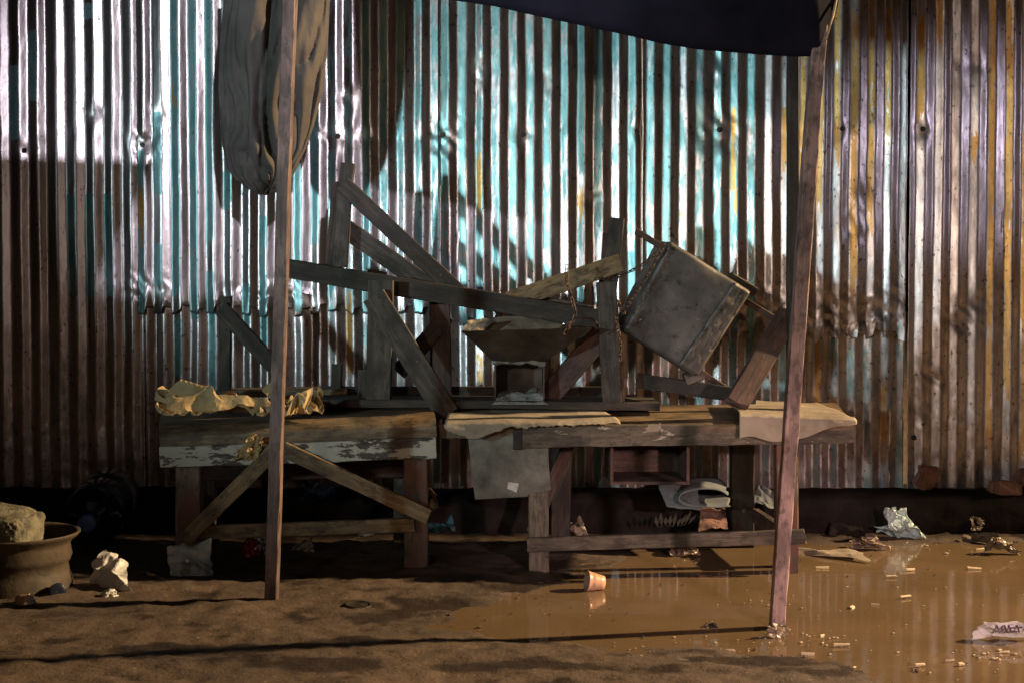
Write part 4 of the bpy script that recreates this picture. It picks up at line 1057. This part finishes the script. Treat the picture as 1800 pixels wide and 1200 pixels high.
# pale wood chips floating on the puddle
CHIPS = [(1445, 996, 30, 8), (1190, 1160, 38, -14), (1615, 1168, 26, 4), (1355, 1062, 16, -12), (1725, 963, 20, 10), (1478, 1132, 24, -6), (1420, 1147, 22, -5), (1498, 1066, 12, 20), (1538, 1060, 14, -10), (1282, 1140, 14, -15), (1445, 1114, 14, 25), (1590, 1048, 20, 5), (1712, 998, 22, -8), (988, 1184, 14, 40), (966, 1178, 12, -30), (1690, 1166, 12, 20), (1768, 1144, 20, 10), (1725, 1152, 12, -20), (1668, 1160, 14, 0), (1408, 1195, 16, -8), (1600, 1000, 14, 6), (1460, 968, 18, 12), (905, 1175, 16, 0), (1566, 1012, 18, 4)]
RICH = "thin pale sliver of wood"
WHERE = ["pale wood chip floating right of the right table's leg", "longest pale wood stick lying at the bottom edge of the puddle", "pale wood chip alone near the bottom right of the puddle"]
for i, (px, py, l_, an) in enumerate(CHIPS):
    c_ = G(px, py, .006); L_ = PM(l_, c_.y) * random.uniform(.7, 1.15); a_ = R(an * 2.2 + random.uniform(-25, 25))
    d = Vector((math.cos(a_), math.sin(a_), 0)) * L_ / 2
    o = beam("wood_chip", c_ - d, c_ + d, random.uniform(.003, .008), random.uniform(.002, .005), M['chip'], None, world=True, wig=.006, back=False, rag=.012, round_=.0008, taper=random.uniform(.3, .9))
    tag(o, WHERE[i] if i < 3 else "short pale wood chip lying on the wet mud in front of the right table", "wood chip", "wood chips" if i >= 3 else None)
# countless crumbs, straw and grit
bm = bmesh.new(); rr = random.Random(3)
def crumb(c, s, mi):
    r_ = bmesh.ops.create_icosphere(bm, subdivisions=1, radius=1)
    q = rr.random() * 6.3; sx, sy, sz = s * rr.uniform(.6, 1.8), s * rr.uniform(.5, 1.1), s * rr.uniform(.35, .7)
    for v in r_['verts']:
        k = 1 + rr.uniform(-.25, .25); x, y = v.co.x * sx * k, v.co.y * sy * k
        v.co = Vector((c.x + x * math.cos(q) - y * math.sin(q), c.y + x * math.sin(q) + y * math.cos(q), c.z + v.co.z * sz))
    for f in {f for v in r_['verts'] for f in v.link_faces}: f.material_index = mi
def cl(px, py, sx, sy, n_, s0, s1, mi):
    for k in range(n_):
        if rr.random() < .4 and mi == 0: continue
        p = G(rr.gauss(px, sx), min(1260, max(950, rr.gauss(py, sy))), .004)
        if p.y < 6.35: crumb(p, s0 + (s1 - s0) * rr.random() ** 2, mi)
for a_ in [(1400, 1125, 90, 14, 70, .002, .006, 0), (1740, 1152, 40, 7, 40, .003, .008, 0), (1180, 1140, 60, 14, 40, .002, .006, 0), (1250, 1175, 260, 16, 60, .002, .005, 0), (560, 1185, 180, 10, 50, .002, .007, 2), (1600, 1060, 160, 50, 60, .002, .005, 0), (1500, 1000, 150, 25, 50, .002, .005, 1), (1000, 1000, 200, 25, 60, .002, .005, 1), (700, 1060, 260, 50, 120, .0015, .005, 1), (250, 1090, 200, 50, 90, .0015, .005, 1), (900, 1150, 500, 30, 140, .0015, .004, 1), (600, 1100, 300, 50, 40, .002, .004, 2), (1380, 1060, 60, 12, 30, .002, .006, 0), (1610, 962, 60, 8, 24, .003, .008, 0), (600, 985, 200, 12, 50, .003, .009, 2), (350, 1110, 260, 45, 110, .002, .009, 3), (800, 1165, 420, 20, 110, .002, .008, 3), (880, 1030, 90, 20, 40, .002, .007, 3)]: cl(*a_)
me = bpy.data.meshes.new("litter_crumbs"); bm.to_mesh(me); bm.free()
for k in ('chip', 'leaf', 'paper_mat', 'grit'): me.materials.append(M[k])
lc = bpy.data.objects.new("litter_crumbs", me); COL.objects.link(lc); lc["kind"] = "stuff"; lc["label"] = "scattered straw, grit and crumbs on the mud"
